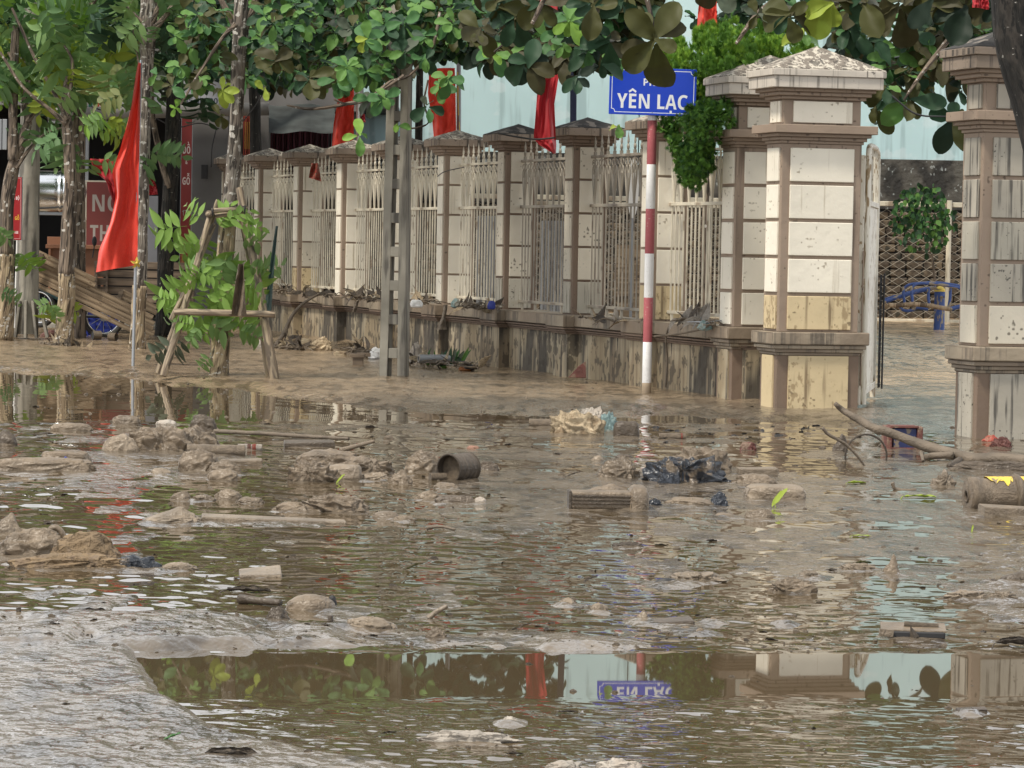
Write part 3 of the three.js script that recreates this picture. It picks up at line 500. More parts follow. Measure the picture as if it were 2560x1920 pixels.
{
  const t = thing('shop_house', 'grey shop house with deep open front and roller awning behind the street trees', 'building');
  mesh('upper_wall', plate(-260, -260, 905, 206, 44.2, 0.3), M.greyWall, t);
  mesh('fascia', plate(-260, 206, 905, 268, 44.15, 0.28), M.greyWall, t);
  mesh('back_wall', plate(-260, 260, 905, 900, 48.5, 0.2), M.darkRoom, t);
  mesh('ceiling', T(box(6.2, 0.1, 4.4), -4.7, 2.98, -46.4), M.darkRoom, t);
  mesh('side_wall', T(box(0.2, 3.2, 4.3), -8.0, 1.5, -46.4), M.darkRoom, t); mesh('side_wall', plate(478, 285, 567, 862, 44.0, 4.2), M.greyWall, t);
  mesh('pillar', plate(640, 285, 668, 870, 44.0, 0.3), M.greyWall, t);
  const a0 = D(120, 286, 43.7), a1 = D(672, 272, 43.7); mesh('roller_awning', tube([a0, a1], [0.085], { rs: 14, seg: 6 }), M.awning, t);
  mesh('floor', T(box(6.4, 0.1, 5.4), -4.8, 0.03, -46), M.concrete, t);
  mesh('door_frame', merge([plate(211, 308, 219, 838, 43.9, 0.06), plate(219, 303, 345, 309, 43.9, 0.06), plate(120, 303, 211, 309, 43.9, 0.06)]), M.galv, t);
  const sw = mesh('meter_box', merge([plate(503, 412, 519, 447, 43.9, 0.05), plate(507, 418, 515, 441, 43.84, 0.02)]), M.darkRoom, t);
  const sh = []; for (let i = 0; i < 24; i++) sh.push(plate(668 + i * 7, 316, 668 + i * 7 + 5.4, 500, 46 - (i % 2) * 0.03, 0.03)); mesh('corrugated_shutter', merge(sh), M.maroon, t);
  mesh('curtain', merge([0, 1, 2, 3, 4, 5].map((i) => plate(608 + i * 4.6, 290, 611.5 + i * 4.6, 388, 44 - (i % 2) * 0.02, 0.02))), mat({ color: lin(0.30, 0.055, 0.035) }), t);
  mesh('curtain_stripe', merge([0, 1, 2, 3].map((i) => plate(612 + i * 5, 305, 613.6 + i * 5, 372, 43.93, 0.01))), mat({ color: lin(0.5, 0.3, 0.06) }), t);
  const tp = sheet(30, 10, (u, v) => { const q = D(672 + 165 * u, 236 + 95 * v + 3 * Math.sin(u * 9), 44.4 - 0.9 * v); q.z += 0.03 * N3(u * 9, v * 3); return q; });
  tag(mesh('dark_tarpaulin', tp, M.tarp), 'dark tarpaulin awning sagging above the maroon corrugated shutter', 'tarpaulin');
  board('shop_sign', 'green shop sign with red outlined lettering above the dark doorway', [222, 165, 288, 282], 43.7, (g, w, h) => { g.fillStyle = '#1d6a55'; g.fillRect(0, 0, w, h); g.lineWidth = 22; g.strokeStyle = '#e8e0d4'; g.font = 'bold 150px sans-serif'; g.textAlign = 'center'; g.strokeText('000', w * .56, h * .92); put(g, '000', w * .56, h * .92, 150, '#b5382a'); put(g, '(i', w * .8, h * .5, 150, '#b5382a'); }, [320, 512]);
  board('shop_sign', 'pale shop sign with dark blue lettering left of the phone number board', [291, 205, 432, 279], 43.7, (g, w, h) => { g.fillStyle = '#a9abb0'; g.fillRect(0, 0, w, h); put(g, 'C.TRI|', w * .82, h * .9, 90, '#3b4654'); put(g, '1102', w * .22, h * .97, 70, '#3b4654'); }, [512, 256]);
  board('shop_sign', 'pale shop sign bearing a phone number above the awning', [436, 205, 606, 268], 43.7, (g, w, h) => { g.fillStyle = '#a3a5ab'; g.fillRect(0, 0, w, h); put(g, '0945 407209', w * .36, h * .86, 62, '#39424f'); }, [512, 200]);
  board('shop_sign', 'upright dark red board with large grey letters N and T beside the doorway', [216, 456, 346, 660], 42.6, (g, w, h) => { g.fillStyle = '#6e2f2a'; g.fillRect(0, 0, w, h); put(g, 'NO^_I', w * .45, h * .36, 148, '#9b948c', 'bold', .95); put(g, 'THA^|T', w * .45, h * .72, 140, '#9b948c', 'bold', .8); }, [360, 512], { frame: M.rail, edge: 4 });
  board('shop_sign', 'narrow vertical red sign with white letters between the trunk and the grey wall', [452, 296, 478, 664], 43.6, (g, w, h) => { g.fillStyle = '#7b2724'; g.fillRect(0, 0, w, h); put(g, 'D-O^`', w / 2, h * .24, 72, '#c9c0b8', 'bold', .8); put(g, '&', w / 2, h * .31, 34, '#c9c0b8'); put(g, 'GO^~', w / 2, h * .45, 72, '#c9c0b8', 'bold', .8); put(g, '17B', w / 2, h * .66, 54, '#8f9a8c', 'bold', .8); g.fillStyle = '#a88340'; for (let i = 0; i < 4; i++) g.fillRect(20 + i * 22, h * .93, 10, h * .06); }, [110, 1024]);
  tag(mesh('advertising_panel', plate(366, 490, 394, 660, 42.4, 0.03), mat({ color: lin(0.21, 0.215, 0.235) })), 'plain grey panel standing behind the red flag trunk', 'panel');
  // desk, chair, tank
  const dk = thing('wooden_desk', 'reddish brown wooden desk standing in the open shop front', 'desk');
  mesh('desk_top', plate(114, 612, 264, 622, 41.6, 0.6), M.desk, dk); mesh('front_board', plate(126, 622, 256, 700, 41.7, 0.03), M.desk, dk); mesh('raised_back', plate(118, 592, 160, 612, 41.9, 0.05), M.desk, dk); mesh('leg', plate(120, 622, 126, 800, 41.6, 0.06), M.desk, dk); mesh('leg', plate(252, 622, 258, 800, 41.6, 0.06), M.desk, dk);
  const mr = thing('motorbike_mirror', 'round black mirror standing up beside the desk', 'mirror', D(236, 603, 41.3)); mesh('glass', T(new THREE.SphereGeometry(0.06, 14, 10), 0, 0, 0, 0, 0, 0, v3(0.5, 1, 0.3)), M.black, mr); mesh('stem', tube([v3(0, -0.05, 0), v3(-0.02, -0.2, 0)], [0.008], { rs: 5, seg: 2 }), M.black, mr);
  const tk = thing('water_tank', 'shiny stainless steel water tank lying on its side on a low stand', 'water tank', D(131, 478, 40.8));
  const prof = []; const Lk = 0.36; for (let i = 0; i <= 40; i++) { const t = i / 40; let r = 0.245 + 0.006 * (Math.abs(t - 0.14) < 0.02 ? 1 : 0) + 0.008 * (t > 0.55 && t < 0.8 ? Math.cos((t - 0.55) * 75) : 0); if (t < 0.06) r *= Math.sqrt(t / 0.06) * 0.4 + 0.6; prof.push(new THREE.Vector2(r, (t - 0.5) * 2 * Lk)); }
  prof.unshift(new THREE.Vector2(0.001, -Lk - 0.01)); prof.push(new THREE.Vector2(0.001, Lk + 0.05));
  mesh('drum', T(new THREE.LatheGeometry(prof, 40), 0, 0, 0, 0, 0.12, -Math.PI / 2), M.steel, tk);
  mesh('stand', merge([T(box(0.70, 0.035, 0.04), 0, -0.27, 0.12), T(box(0.70, 0.035, 0.04), 0, -0.27, -0.12), ...[-0.3, 0.3].map((x) => T(box(0.035, 1.3, 0.035), x, -0.92, 0.12, 0, 0, x * 0.1))]), M.galv, tk);
  const sf = thing('slat_fence', 'low dark fence of horizontal boards behind the leaning slatted panel', 'fence');
  for (let i = 0; i < 6; i++) mesh('slat', plate(236, 655 + i * 21, 486, 673 + i * 21, 41.2 + 0.01 * (i % 2), 0.025), M.plankDark, sf);
  for (const x of [238, 264, 480]) mesh('post', plate(x, 652, x + 5, 800, 41.15, 0.04), M.plankDark, sf);
  const lp = thing('slatted_panel', 'tilted wooden panel of parallel slats fallen against the motorbike', 'slatted panel');
  const r = rng(9), n = 7, C = (x, i) => D(x, 621 + 13.6 * i + 0.462 * (x - 72) + (i > 5 ? 2 : 0), 38.6 + 0.0008 * (x - 72));
  for (let i = 0; i < n; i++) { const a = C(66 - r() * 8, i), b = C(i < 2 ? 240 : 388 - r() * 6 - (i > 5 ? 14 : 0), i), L = a.distanceTo(b); const q = mesh('slat', box(L, 11.6 / S(38.6), 0.022, 0.003), M.plank, lp); q.position.copy(a).lerp(b, 0.5); q.position.z += (r() - 0.5) * 0.012; q.rotation.z = Math.atan2(b.y - a.y, b.x - a.x); q.rotation.y = -0.03; }
  for (const x of [100, 300]) { const a = C(x + 4, -0.2), b = C(x - 22, n - 0.8); const q = mesh('batten', box(0.05, a.distanceTo(b), 0.03), M.plankDark, lp); q.position.copy(a).lerp(b, 0.5); q.position.z -= 0.03; q.rotation.z = Math.atan2(b.y - a.y, b.x - a.x) - Math.PI / 2; }
  for (let i = 0; i < 2; i++) { const a = C(306, i), b = C(392, i); const q = mesh('slat', box(a.distanceTo(b), 0.053, 0.022, 0.003), M.plank, lp); q.position.copy(a).lerp(b, 0.5); q.rotation.z = Math.atan2(b.y - a.y, b.x - a.x); }
  // fallen motorbike
  const mb = thing('motorbike', 'fallen motorbike under the slatted wooden panel with silver exhaust', 'motorbike');
  const wheel = (px, py, R, turn) => { const c = D(px, py, 39.4), w = mesh('wheel', T(new THREE.TorusGeometry(R, 0.028, 8, 40), 0, 0, 0), M.rubber, mb); w.position.copy(c); w.rotation.set(0.1, turn, 0); mesh('rim', new THREE.TorusGeometry(R - 0.03, 0.011, 6, 40), M.steel, w); const sp = [T(new THREE.CylinderGeometry(0.05, 0.05, 0.07, 14), 0, 0, 0, Math.PI / 2)]; for (let i = 0; i < 12; i++) sp.push(T(box(0.006, R - 0.05, 0.006, 0), Math.sin(i * Math.PI / 6) * (R - 0.05) / 2, Math.cos(i * Math.PI / 6) * (R - 0.05) / 2, 0, 0, 0, -i * Math.PI / 6)); mesh('spokes', merge(sp), M.galv, w); };
  wheel(259, 792, 0.225, 0.25); wheel(98, 768, 0.21, -0.4);
  const B = (x, y, dz = 0) => D(x, y, 39.3 - dz);
  mesh('exhaust', tube([B(70, 776, .1), B(110, 789, .1), B(138, 800, .1), B(190, 812, .05)], [0.036, 0.042, 0.036, 0.02], { rs: 12, seg: 14 }), M.steel, mb);
  mesh('fairing', tube([B(72, 700), B(100, 716), B(135, 738), B(170, 760)], [0.03, 0.06, 0.07, 0.05], { rs: 10, seg: 14, flat: 0.5 }), mat({ color: lin(0.02, 0.07, 0.08), roughness: 0.3 }), mb);
  mesh('frame', merge([tube([B(98, 768), B(150, 790), B(200, 790), B(259, 792)], [0.022], { rs: 6, seg: 12 }), tube([B(150, 760), B(190, 810), B(215, 840)], [0.02], { rs: 6, seg: 8 })]), M.black, mb);
  mesh('engine', T(box(0.30, 0.22, 0.16, 0.03), ...B(185, 800, -0.1).toArray()), M.black, mb);
  mesh('seat', tube([B(120, 742, -.1), B(160, 752, -.1), B(205, 775, -.1)], [0.05, 0.06, 0.03], { rs: 8, seg: 8 }), M.navy, mb);
  const cr = thing('plastic_crate', 'blue plastic crate behind the motorbike wheel', 'crate');
  for (let i = 0; i < 4; i++) mesh('rail', plate(214, 782 + i * 16, 294, 790 + i * 16, 39.75, 0.02), M.bluePlastic, cr); for (let i = 0; i < 5; i++) mesh('post', plate(214 + i * 18.5, 782, 221 + i * 18.5, 842, 39.73, 0.02), M.bluePlastic, cr); mesh('inner_wall', plate(216, 784, 292, 842, 40.1, 0.02), M.bluePlastic, cr);
  tag(mesh('red_cloth', T(smoothOf(new THREE.IcosahedronGeometry(1, 6)), ...W(122, 838, 0.06).toArray(), 0, 0, 0.3, v3(0.11, 0.055, 0.08)), M.rustRed), 'dark red cloth scrap under the motorbike exhaust', 'cloth');
  for (const [px, py, w, turn, lb] of [[241, 849, 0.05, 0.5, 'muddy tin lying under the motorbike wheel, mouth toward the street'], [282, 852, 0.045, -0.4, 'smaller muddy tin lying right of the open one by the motorbike']]) { const t2 = thing('tin_can', lb, 'tin', W(px, py, 0.045)); mesh('body', T(new THREE.CylinderGeometry(w, w, w * 2, 16, 1, true), 0, w, 0, 0, turn, Math.PI / 2), M.mud, t2); mesh('base', T(new THREE.CircleGeometry(w * 0.98, 16), -w * Math.cos(turn) * 0.9, w, w * Math.sin(turn) * 0.9, 0, Math.PI / 2 + turn, 0), M.black, t2); }
  board('banner', 'red hanging banner with white and yellow letters tied to the round pole', [31, 443, 54, 600], 37.9, (g, w, h) => { g.fillStyle = '#a01a20'; g.fillRect(0, 0, w, h); g.strokeStyle = '#e6d8d8'; g.lineWidth = 3; g.strokeRect(-10, 12, w - 4, h - 30); put(g, 'N BO^_', w * .4, h * .36, 52, '#f0e8e8', 'bold', .62); put(g, 'GO^~', w * .52, h * .68, 54, '#e8c53a', 'bold', .7); put(g, '168', w * .45, h * .90, 44, '#f0e8e8', 'bold', .7); }, [110, 720], { th: 0.01, edge: 1 });
  board('edge_sign', 'red and white sign cut by the left edge above the grey shutter', [-40, 208, 9, 246], 40, (g, w, h) => { g.fillStyle = '#e2dcd8'; g.fillRect(0, 0, w, h); g.fillStyle = '#b02025'; g.fillRect(0, h * .35, w, h * .65); }, [64, 64]);
  tag(mesh('grey_shutter', merge([0, 1, 2].map((i) => plate(-20 + i * 13, 298, -9 + i * 13, 374, 41, 0.03))), M.galv), 'pale grey shutter slats at the left edge below the red sign', 'shutter');
  const up = thing('utility_pole', 'round grey concrete pole with flared base behind the left trunk', 'utility pole'); // round one
  { const b = W(70, 830, 0.04), s = S(38.3); const p0 = D(68, 835, 38.3), p1 = D(82, -80, 38.3); mesh('shaft', tube([p0, p1], [0.125, 0.10], { rs: 18, seg: 10 }), M.concrete, up); for (let i = 0; i < 5; i++) { const x = -0.19 + i * 0.095, f = mesh('base_fin', T(box(0.03, 0.42, 0.10, 0.004), 0, 0, 0, 0, 0, x * 1.2), M.concrete, up); f.position.set(p0.x + x, p0.y + 0.17, p0.z + 0.12 - Math.abs(x) * 0.3); } mesh('conduit', tube([D(36, 820, 38.1), D(42, 640, 38.1), D(48, 420, 38.1)], [0.012], { rs: 6, seg: 4 }), M.white, up); }
}
/* ---------- leaves ---------- */
function almondLeaf(L = 1, w = 0.56, droop = 0.18, cup = 0.10, seed = 0) {   // broad, blunt, widest near the tip
  return sheet(4, 10, (u, q) => { const v = 1 - Math.pow(1 - q, 1.5), s = (u - 0.5) * 2, prof = v > 0.64 ? Math.sqrt(clamp(1 - ((v - 0.64) / 0.36) ** 2)) : 0.06 + 0.94 * sm(0, 1, 0.14 + 0.86 * v / 0.64); const x = s * w / 2 * prof, y = v * L; return v3(x, y, cup * Math.abs(s) * prof * w * 0.8 - droop * v * v + 0.04 * N3(x * 5 + seed, y * 4) + 0.03 * Math.abs(s) * Math.sin(y * 16 + seed)); });
}
function leaflet(L, w, droop) { return sheet(2, 4, (u, v) => { const s = (u - 0.5) * 2, pr = Math.sin(Math.PI * Math.pow(clamp(v * 0.96 + 0.03), 0.8)); return v3(s * w / 2 * pr, v * L, 0.12 * w * Math.abs(s) - droop * L * v * v); }); }
function compound(n, L, lw, seed, droop = 0.9) {   // a drooping spray of paired leaflets
  const r = rng(seed), out = [], P = (t) => v3(0, t * L * (1 - 0.18 * droop * t), -droop * L * 0.55 * t * t);
  out.push(tube([P(0), P(0.35), P(0.7), P(1)], [0.006, 0.004, 0.0025], { rs: 4, seg: 6, cap: false }));
  for (let i = 0; i < n; i++) { const t = 0.22 + 0.76 * (i / (n - 1)), p = P(t); for (const s of i === n - 1 ? [0] : [-1, 1]) { const ll = lw * (0.8 + 0.5 * r()) * (0.75 + 0.5 * Math.sin(t * 2.6)); out.push(T(leaflet(ll, ll * 0.40, 0.25), p.x, p.y, p.z, -0.35 - 0.7 * t - 0.5 * r(), (r() - 0.5) * 0.6, -s * (0.85 + 0.35 * r()))); } }
  return merge(out);
}
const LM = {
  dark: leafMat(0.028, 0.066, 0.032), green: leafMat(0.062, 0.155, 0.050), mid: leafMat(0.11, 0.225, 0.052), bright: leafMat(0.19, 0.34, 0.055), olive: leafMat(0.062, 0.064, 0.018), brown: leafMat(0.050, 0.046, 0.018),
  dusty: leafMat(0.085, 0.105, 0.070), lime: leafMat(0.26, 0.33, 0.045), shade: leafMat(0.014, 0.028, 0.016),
  sprout: leafMat(0.25, 0.41, 0.09, { transmission: 0.5 }), young: leafMat(0.21, 0.34, 0.12, { transmission: 0.45 }), leafy: leafMat(0.13, 0.24, 0.095, { transmission: 0.42 }), oldLeaf: leafMat(0.19, 0.215, 0.075, { transmission: 0.45 }),
};
const almondG = [0, 1, 2, 3, 4, 5].map((i) => almondLeaf(1, 0.50 + 0.035 * i, [0.05, 0.3, 0.45, 0.2, 0.6, -0.12][i], [0.1, 0.28, 0.16, 0.4, 0.22, 0.3][i], i * 3.3));
const up0 = v3(0, 1, 0);
/* leaves gathered per tree: the largest in view become parts, the rest one mass */
function Foliage(tree, parts = 280) {
  const list = [];
  return {
    leaf(geo, m, pos, quat, s) { list.push({ geo, m, pos, quat, s, big: s / -pos.z }); },
    rosette(px, py, d, size, kinds, r, o = {}) { // size = leaf length in photo pixels
      const c = D(px, py, d), L = size / S(d), n = o.n ?? 7 + Math.floor(r() * 4), ax = (o.axis ?? v3((r() - 0.5) * 0.9, 0.75 + 0.4 * r(), 0.3 + 0.7 * r())).clone().normalize();
      const q0 = new THREE.Quaternion().setFromUnitVectors(v3(0, 0, 1), ax), a0 = r() * 6.28;
      for (let i = 0; i < n; i++) {
        const a = a0 + i / n * Math.PI * 2 + (r() - 0.5) * 0.5, el = (o.el ?? 0.2) + (r() - 0.5) * 1.3;
        const q = q0.clone().multiply(new THREE.Quaternion().setFromAxisAngle(v3(0, 0, 1), a)).multiply(new THREE.Quaternion().setFromAxisAngle(v3(1, 0, 0), -el)).multiply(new THREE.Quaternion().setFromAxisAngle(v3(0, 1, 0), (r() - 0.5) * 0.5));
        const k0 = kinds[Math.floor(r() * kinds.length)], k = k0 === 'green' && r() < 0.3 ? 'mid' : k0; this.leaf(almondG[Math.floor(r() * 6)], LM[k], c.clone().add(v3((r() - 0.5) * L * 0.2, (r() - 0.5) * L * 0.2, (r() - 0.5) * L * 0.3)), q, L * (0.5 + 0.62 * r()));
      }
    },
    spray(px, py, d, size, kind, geo, r, ang, o = {}) { const c = D(px, py, d), L = size / S(d); const q = new THREE.Quaternion().setFromEuler(new THREE.Euler((r() - 0.5) * 0.8 + (o.tip ?? 0), (r() - 0.5) * 1.4, ang, 'ZYX')); this.leaf(geo, LM[kind], c, q, L); },
    done() {
      list.sort((a, b) => b.big - a.big);
      for (const l of list.slice(0, parts)) { const q = mesh('leaf', l.geo, l.m, tree); q.position.copy(l.pos); q.quaternion.copy(l.quat); q.scale.setScalar(l.s); }
      const by = new Map(); for (const l of list.slice(parts)) { const k = l.geo.uuid + l.m.uuid; if (!by.has(k)) by.set(k, []); by.get(k).push(l); }
      for (const g of by.values()) { const im = new THREE.InstancedMesh(g[0].geo, g[0].m, g.length); const M4 = new THREE.Matrix4(); g.forEach((l, i) => im.setMatrixAt(i, M4.compose(l.pos, l.quat, v3(l.s, l.s, l.s)))); im.name = 'crown'; im.userData.kind = 'stuff'; im.castShadow = im.receiveShadow = true; tree.add(im); }
    },
  };
}
const trunkOf = (t, name, pts, d, m, seed, rough = 0.10) => mesh(name, tube(pts.map(([x, y, , dz = 0]) => D(x, y, d + dz)), pts.map((p) => p[2] / S(d)), { rs: 14, seg: pts.length * 7, rough, seed }), m, t);
const twig = (t, pts, d, m = M.barkBrown, name = 'branch') => mesh(name, tube(pts.map(([x, y, , dz = 0]) => D(x, y, d + dz)), pts.map((p) => p[2] / S(d)), { rs: 7, seg: pts.length * 4, rough: 0.1, seed: pts[0][0] }), m, t);
const cmp = [compound(5, 1, 0.46, 1), compound(4, 1, 0.56, 2, 1.1), compound(6, 1, 0.40, 3, 0.8)];
/* staked tree in front of the fence, with round leathery leaves reaching over the fence */
const staked = thing('staked_tree', 'grey street tree held by a wooden tripod, green sprouts round its muddy foot', 'tree');
{
  const t = staked, d = 29, r = rng(77), F = Foliage(t, 290);
  trunkOf(t, 'trunk', [[572, 560, 21], [581, 450, 19], [590, 300, 17], [596, 160, 18], [602, 60, 20], [604, -90, 15]], d, M.barkGrey, 2);
  trunkOf(t, 'trunk_base', [[545, 945, 27], [551, 860, 24], [560, 700, 23], [571, 556, 21.5]], d, M.barkMuddy, 5);
  twig(t, [[598, 90, 12], [575, 40, 8], [540, -20, 6]], d); twig(t, [[604, 80, 13], [630, 30, 9], [650, -40, 7]], d); twig(t, [[590, 60, 8], [560, 90, 5], [500, 180, 3.5], [452, 260, 2.5]], d - 1); twig(t, [[640, 0, 9], [700, 60, 5], [800, 110, 4], [900, 120, 3]], d + 1.5);
  twig(t, [[835, 248, 2.4], [860, 259, 3.2], [900, 256, 3.6], [960, 222, 3.6], [1010, 188, 3.6]], 27.4, M.barkBrown); twig(t, [[717, 263, 2.2], [770, 272, 4], [850, 263, 4.5], [930, 240, 4], [975, 205, 4], [1020, 190, 4], [1080, 120, 4], [1100, 30, 4]], 27.6, M.barkBrown); twig(t, [[895, 340, 2], [902, 290, 2.2], [925, 250, 2.6]], 27.2);
  twig(t, [[1000, 318, 2.4], [1040, 320, 2.4], [1072, 305, 3], [1060, 260, 2.4], [1070, 200, 2.4]], 27.3);
  // sprouts round the foot
  const spr = [[470, 575, 95, 1.5, 'mid'], [455, 600, 80, 2.1, 'bright'], [520, 560, 95, 0.9, 'bright'], [540, 580, 100, -0.6, 'mid'], [575, 560, 90, -1.2, 'bright'], [595, 575, 85, -1.9, 'mid'], [560, 600, 95, 2.7, 'bright'], [520, 610, 90, 2.3, 'mid'], [600, 600, 80, -2.2, 'green'],
    [500, 660, 100, 1.9, 'mid'], [540, 640, 95, -2.6, 'bright'], [580, 680, 105, -2.2, 'mid'], [610, 670, 90, -1.7, 'green'], [470, 720, 95, 2.1, 'mid'], [520, 720, 100, 2.7, 'bright'], [560, 730, 100, -2.7, 'mid'], [600, 720, 105, -2.2, 'mid'], [625, 690, 80, -1.5, 'green'], [450, 750, 80, 1.4, 'mid'],
    [480, 790, 90, 2.4, 'green'], [530, 785, 95, 2.3, 'mid'], [575, 790, 90, -2.1, 'mid'], [505, 830, 80, 2.4, 'green'], [585, 820, 80, -2.2, 'green'], [440, 870, 80, 1.9, 'dusty'], [470, 860, 70, 2.6, 'dusty'], [520, 905, 60, 2.1, 'green'],
    [535, 690, 95, 1.2, 'green'], [570, 640, 90, 3.0, 'green'], [590, 650, 90, -2.9, 'green'], [510, 760, 95, -2.4, 'mid'], [590, 720, 90, 2.4, 'mid'], [615, 640, 80, -2.4, 'mid'], [495, 690, 90, 2.2, 'bright']];
  for (let i = 0; i < 12; i++) { const y = 590 + r() * 250; spr.push([540 + (r() - 0.5) * 80, y, 70, (r() < 0.5 ? 1 : -1) * (1.2 + r() * 1.5), r() < 0.6 ? 'mid' : 'green']); }
  for (const [x, y, s, a, k] of spr) F.spray(x + (r() - 0.5) * 22, y + (r() - 0.5) * 20 - 8, d - (r() < 0.25 ? 0.62 : 0.22) + r() * 0.25, s * (0.66 + 0.28 * r()), k === 'mid' || k === 'bright' ? 'sprout' : k === 'green' ? 'young' : k, cmp[Math.floor(r() * 3)], r, a + (r() - 0.5) * 0.6, { tip: 0.4 });
  // round leaves, bright rosettes in front and dull ones behind
  const hero = [[1120, 195, 27, 52, ['mid', 'green', 'bright']], [1098, 215, 27.2, 44, ['green', 'mid']], [868, 168, 26.8, 46, ['mid', 'green']], [842, 205, 27, 46, ['green']], [962, 245, 26.8, 52, ['green', 'green', 'mid']], [930, 255, 27, 46, ['green', 'dusty']], [897, 338, 26.7, 50, ['bright', 'mid'], 4], [992, 313, 27, 38, ['bright', 'mid'], 3], [1068, 268, 27, 52, ['dark', 'dusty', 'green'], 5], [692, 150, 27.4, 54, ['brown', 'olive']], [660, 225, 27.4, 42, ['lime', 'mid'], 3], [772, 196, 27.3, 60, ['brown', 'olive', 'dark']],
    [915, 100, 27, 48, ['green', 'mid', 'lime']], [960, 60, 27.6, 52, ['green', 'dark']], [1010, 60, 27.6, 52, ['green', 'dark']], [1060, 90, 27.5, 50, ['dark', 'green']], [1130, 60, 27.5, 52, ['green', 'dark', 'mid']], [880, 70, 27.6, 46, ['dusty', 'dark', 'olive']], [1010, 130, 27.4, 50, ['dark', 'dusty', 'green']], [1060, 150, 27.4, 46, ['dark', 'green']],
    [460, 45, 28, 36, ['mid', 'green', 'olive']], [440, 90, 28, 40, ['olive', 'green', 'mid']], [480, 120, 28.2, 44, ['olive', 'brown', 'green']], [520, 80, 28.3, 42, ['green', 'olive']], [450, 165, 28, 42, ['green', 'olive', 'mid']], [500, 190, 28, 46, ['olive', 'brown', 'mid']], [545, 140, 28.4, 44, ['green', 'olive']], [430, 215, 28, 44, ['brown', 'olive', 'green']], [555, 225, 28, 38, ['olive', 'lime']], [550, 290, 28, 38, ['olive', 'mid'], 4], [440, 270, 28, 28, ['lime', 'bright'], 4], [390, 190, 28.5, 34, ['green', 'mid', 'dusty'], 4], [630, 100, 28.5, 40, ['green', 'dark'], 5]];
  for (const [x, y, dd, s, k, n] of hero) F.rosette(x, y, dd, s, k, r, { n, axis: v3((r() - 0.5) * 0.8, 0.5, 1) });
  const low = [[480, 250], [560, 240], [640, 235], [700, 255], [780, 240], [850, 250], [900, 230], [960, 250], [1000, 235], [1040, 150], [1090, 180], [1150, 170], [1200, 160]];
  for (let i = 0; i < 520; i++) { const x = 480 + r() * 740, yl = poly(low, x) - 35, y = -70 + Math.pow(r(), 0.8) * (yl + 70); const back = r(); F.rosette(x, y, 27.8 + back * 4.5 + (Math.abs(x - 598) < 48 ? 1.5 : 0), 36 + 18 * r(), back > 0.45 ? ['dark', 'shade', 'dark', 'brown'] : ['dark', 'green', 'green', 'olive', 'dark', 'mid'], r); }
  F.done();
}
{ // tripod
  const t = thing('tree_stake', 'weathered wooden tripod tied round the foot of the street tree', 'tree stake'), d = 28.6;
  const st = (name, a, b, dz = 0, dz2 = dz) => mesh(name, tube([D(a[0], a[1], d + dz), D((a[0] + b[0]) / 2 + 3, (a[1] + b[1]) / 2, d + (dz + dz2) / 2), D(b[0], b[1], d + dz2)], [a[2] / S(d), b[2] / S(d)], { rs: 10, seg: 14, rough: 0.08, seed: a[0] }), M.bamboo, t);
  st('stake', [408, 940, 10], [524, 545, 8], -0.15, 0.15); st('stake', [395, 932, 9], [546, 500, 7], 0.5, 0.45); st('stake', [428, 800, 7], [536, 560, 6], 0, 0.2);
  st('stake', [687, 948, 12], [598, 470, 9], -0.1, 0.25); st('stake', [674, 940, 10], [600, 520, 8], 0.55, 0.4);
  st('cross_bar', [436, 779, 8.5], [688, 786, 8.5], -0.28); st('cross_bar', [522, 535, 9], [524, 536, 9], -0.1, 0.7); st('cross_bar', [530, 527, 6.5], [620, 520, 6.5], -0.05); st('cross_bar', [538, 540, 6], [618, 528, 6], 0.0);
  for (const [x, y] of [[474, 781], [658, 786], [532, 530], [612, 524]]) mesh('wire_tie', T(new THREE.TorusGeometry(0.034, 0.005, 5, 14), ...D(x, y, d - 0.26).toArray(), 0, Math.PI / 2, 0), M.black, t);
  const rag = sheet(8, 20, (u, v) => { const q = D(603 + (u - 0.5) * (14 + 24 * v) - 6 * v, 660 + 130 * v, 28.15); q.z += 0.05 * Math.sin(u * 7 + v * 3) + 0.03 * N3(u * 3, v * 6); return q; });
  tag(mesh('muddy_rag', rag, M.mud), 'muddy twisted rag hanging among the sprouts beside the right stake', 'rag');
  const net = sheet(5, 20, (u, v) => { const q = D(lerp(692, 668, v) + (u - 0.5) * (6 + 12 * v), 565 + 215 * v, 28.9); q.z += 0.03 * Math.sin(u * 6 + v * 5); return q; });
  tag(mesh('green_net', net, new THREE.MeshPhysicalMaterial({ color: lin(0.05, 0.10, 0.095), roughness: 0.8, side: THREE.DoubleSide, transmission: 0.3, thickness: 0 })), 'thin dark green net strip hanging right of the tree stakes', 'net');
}
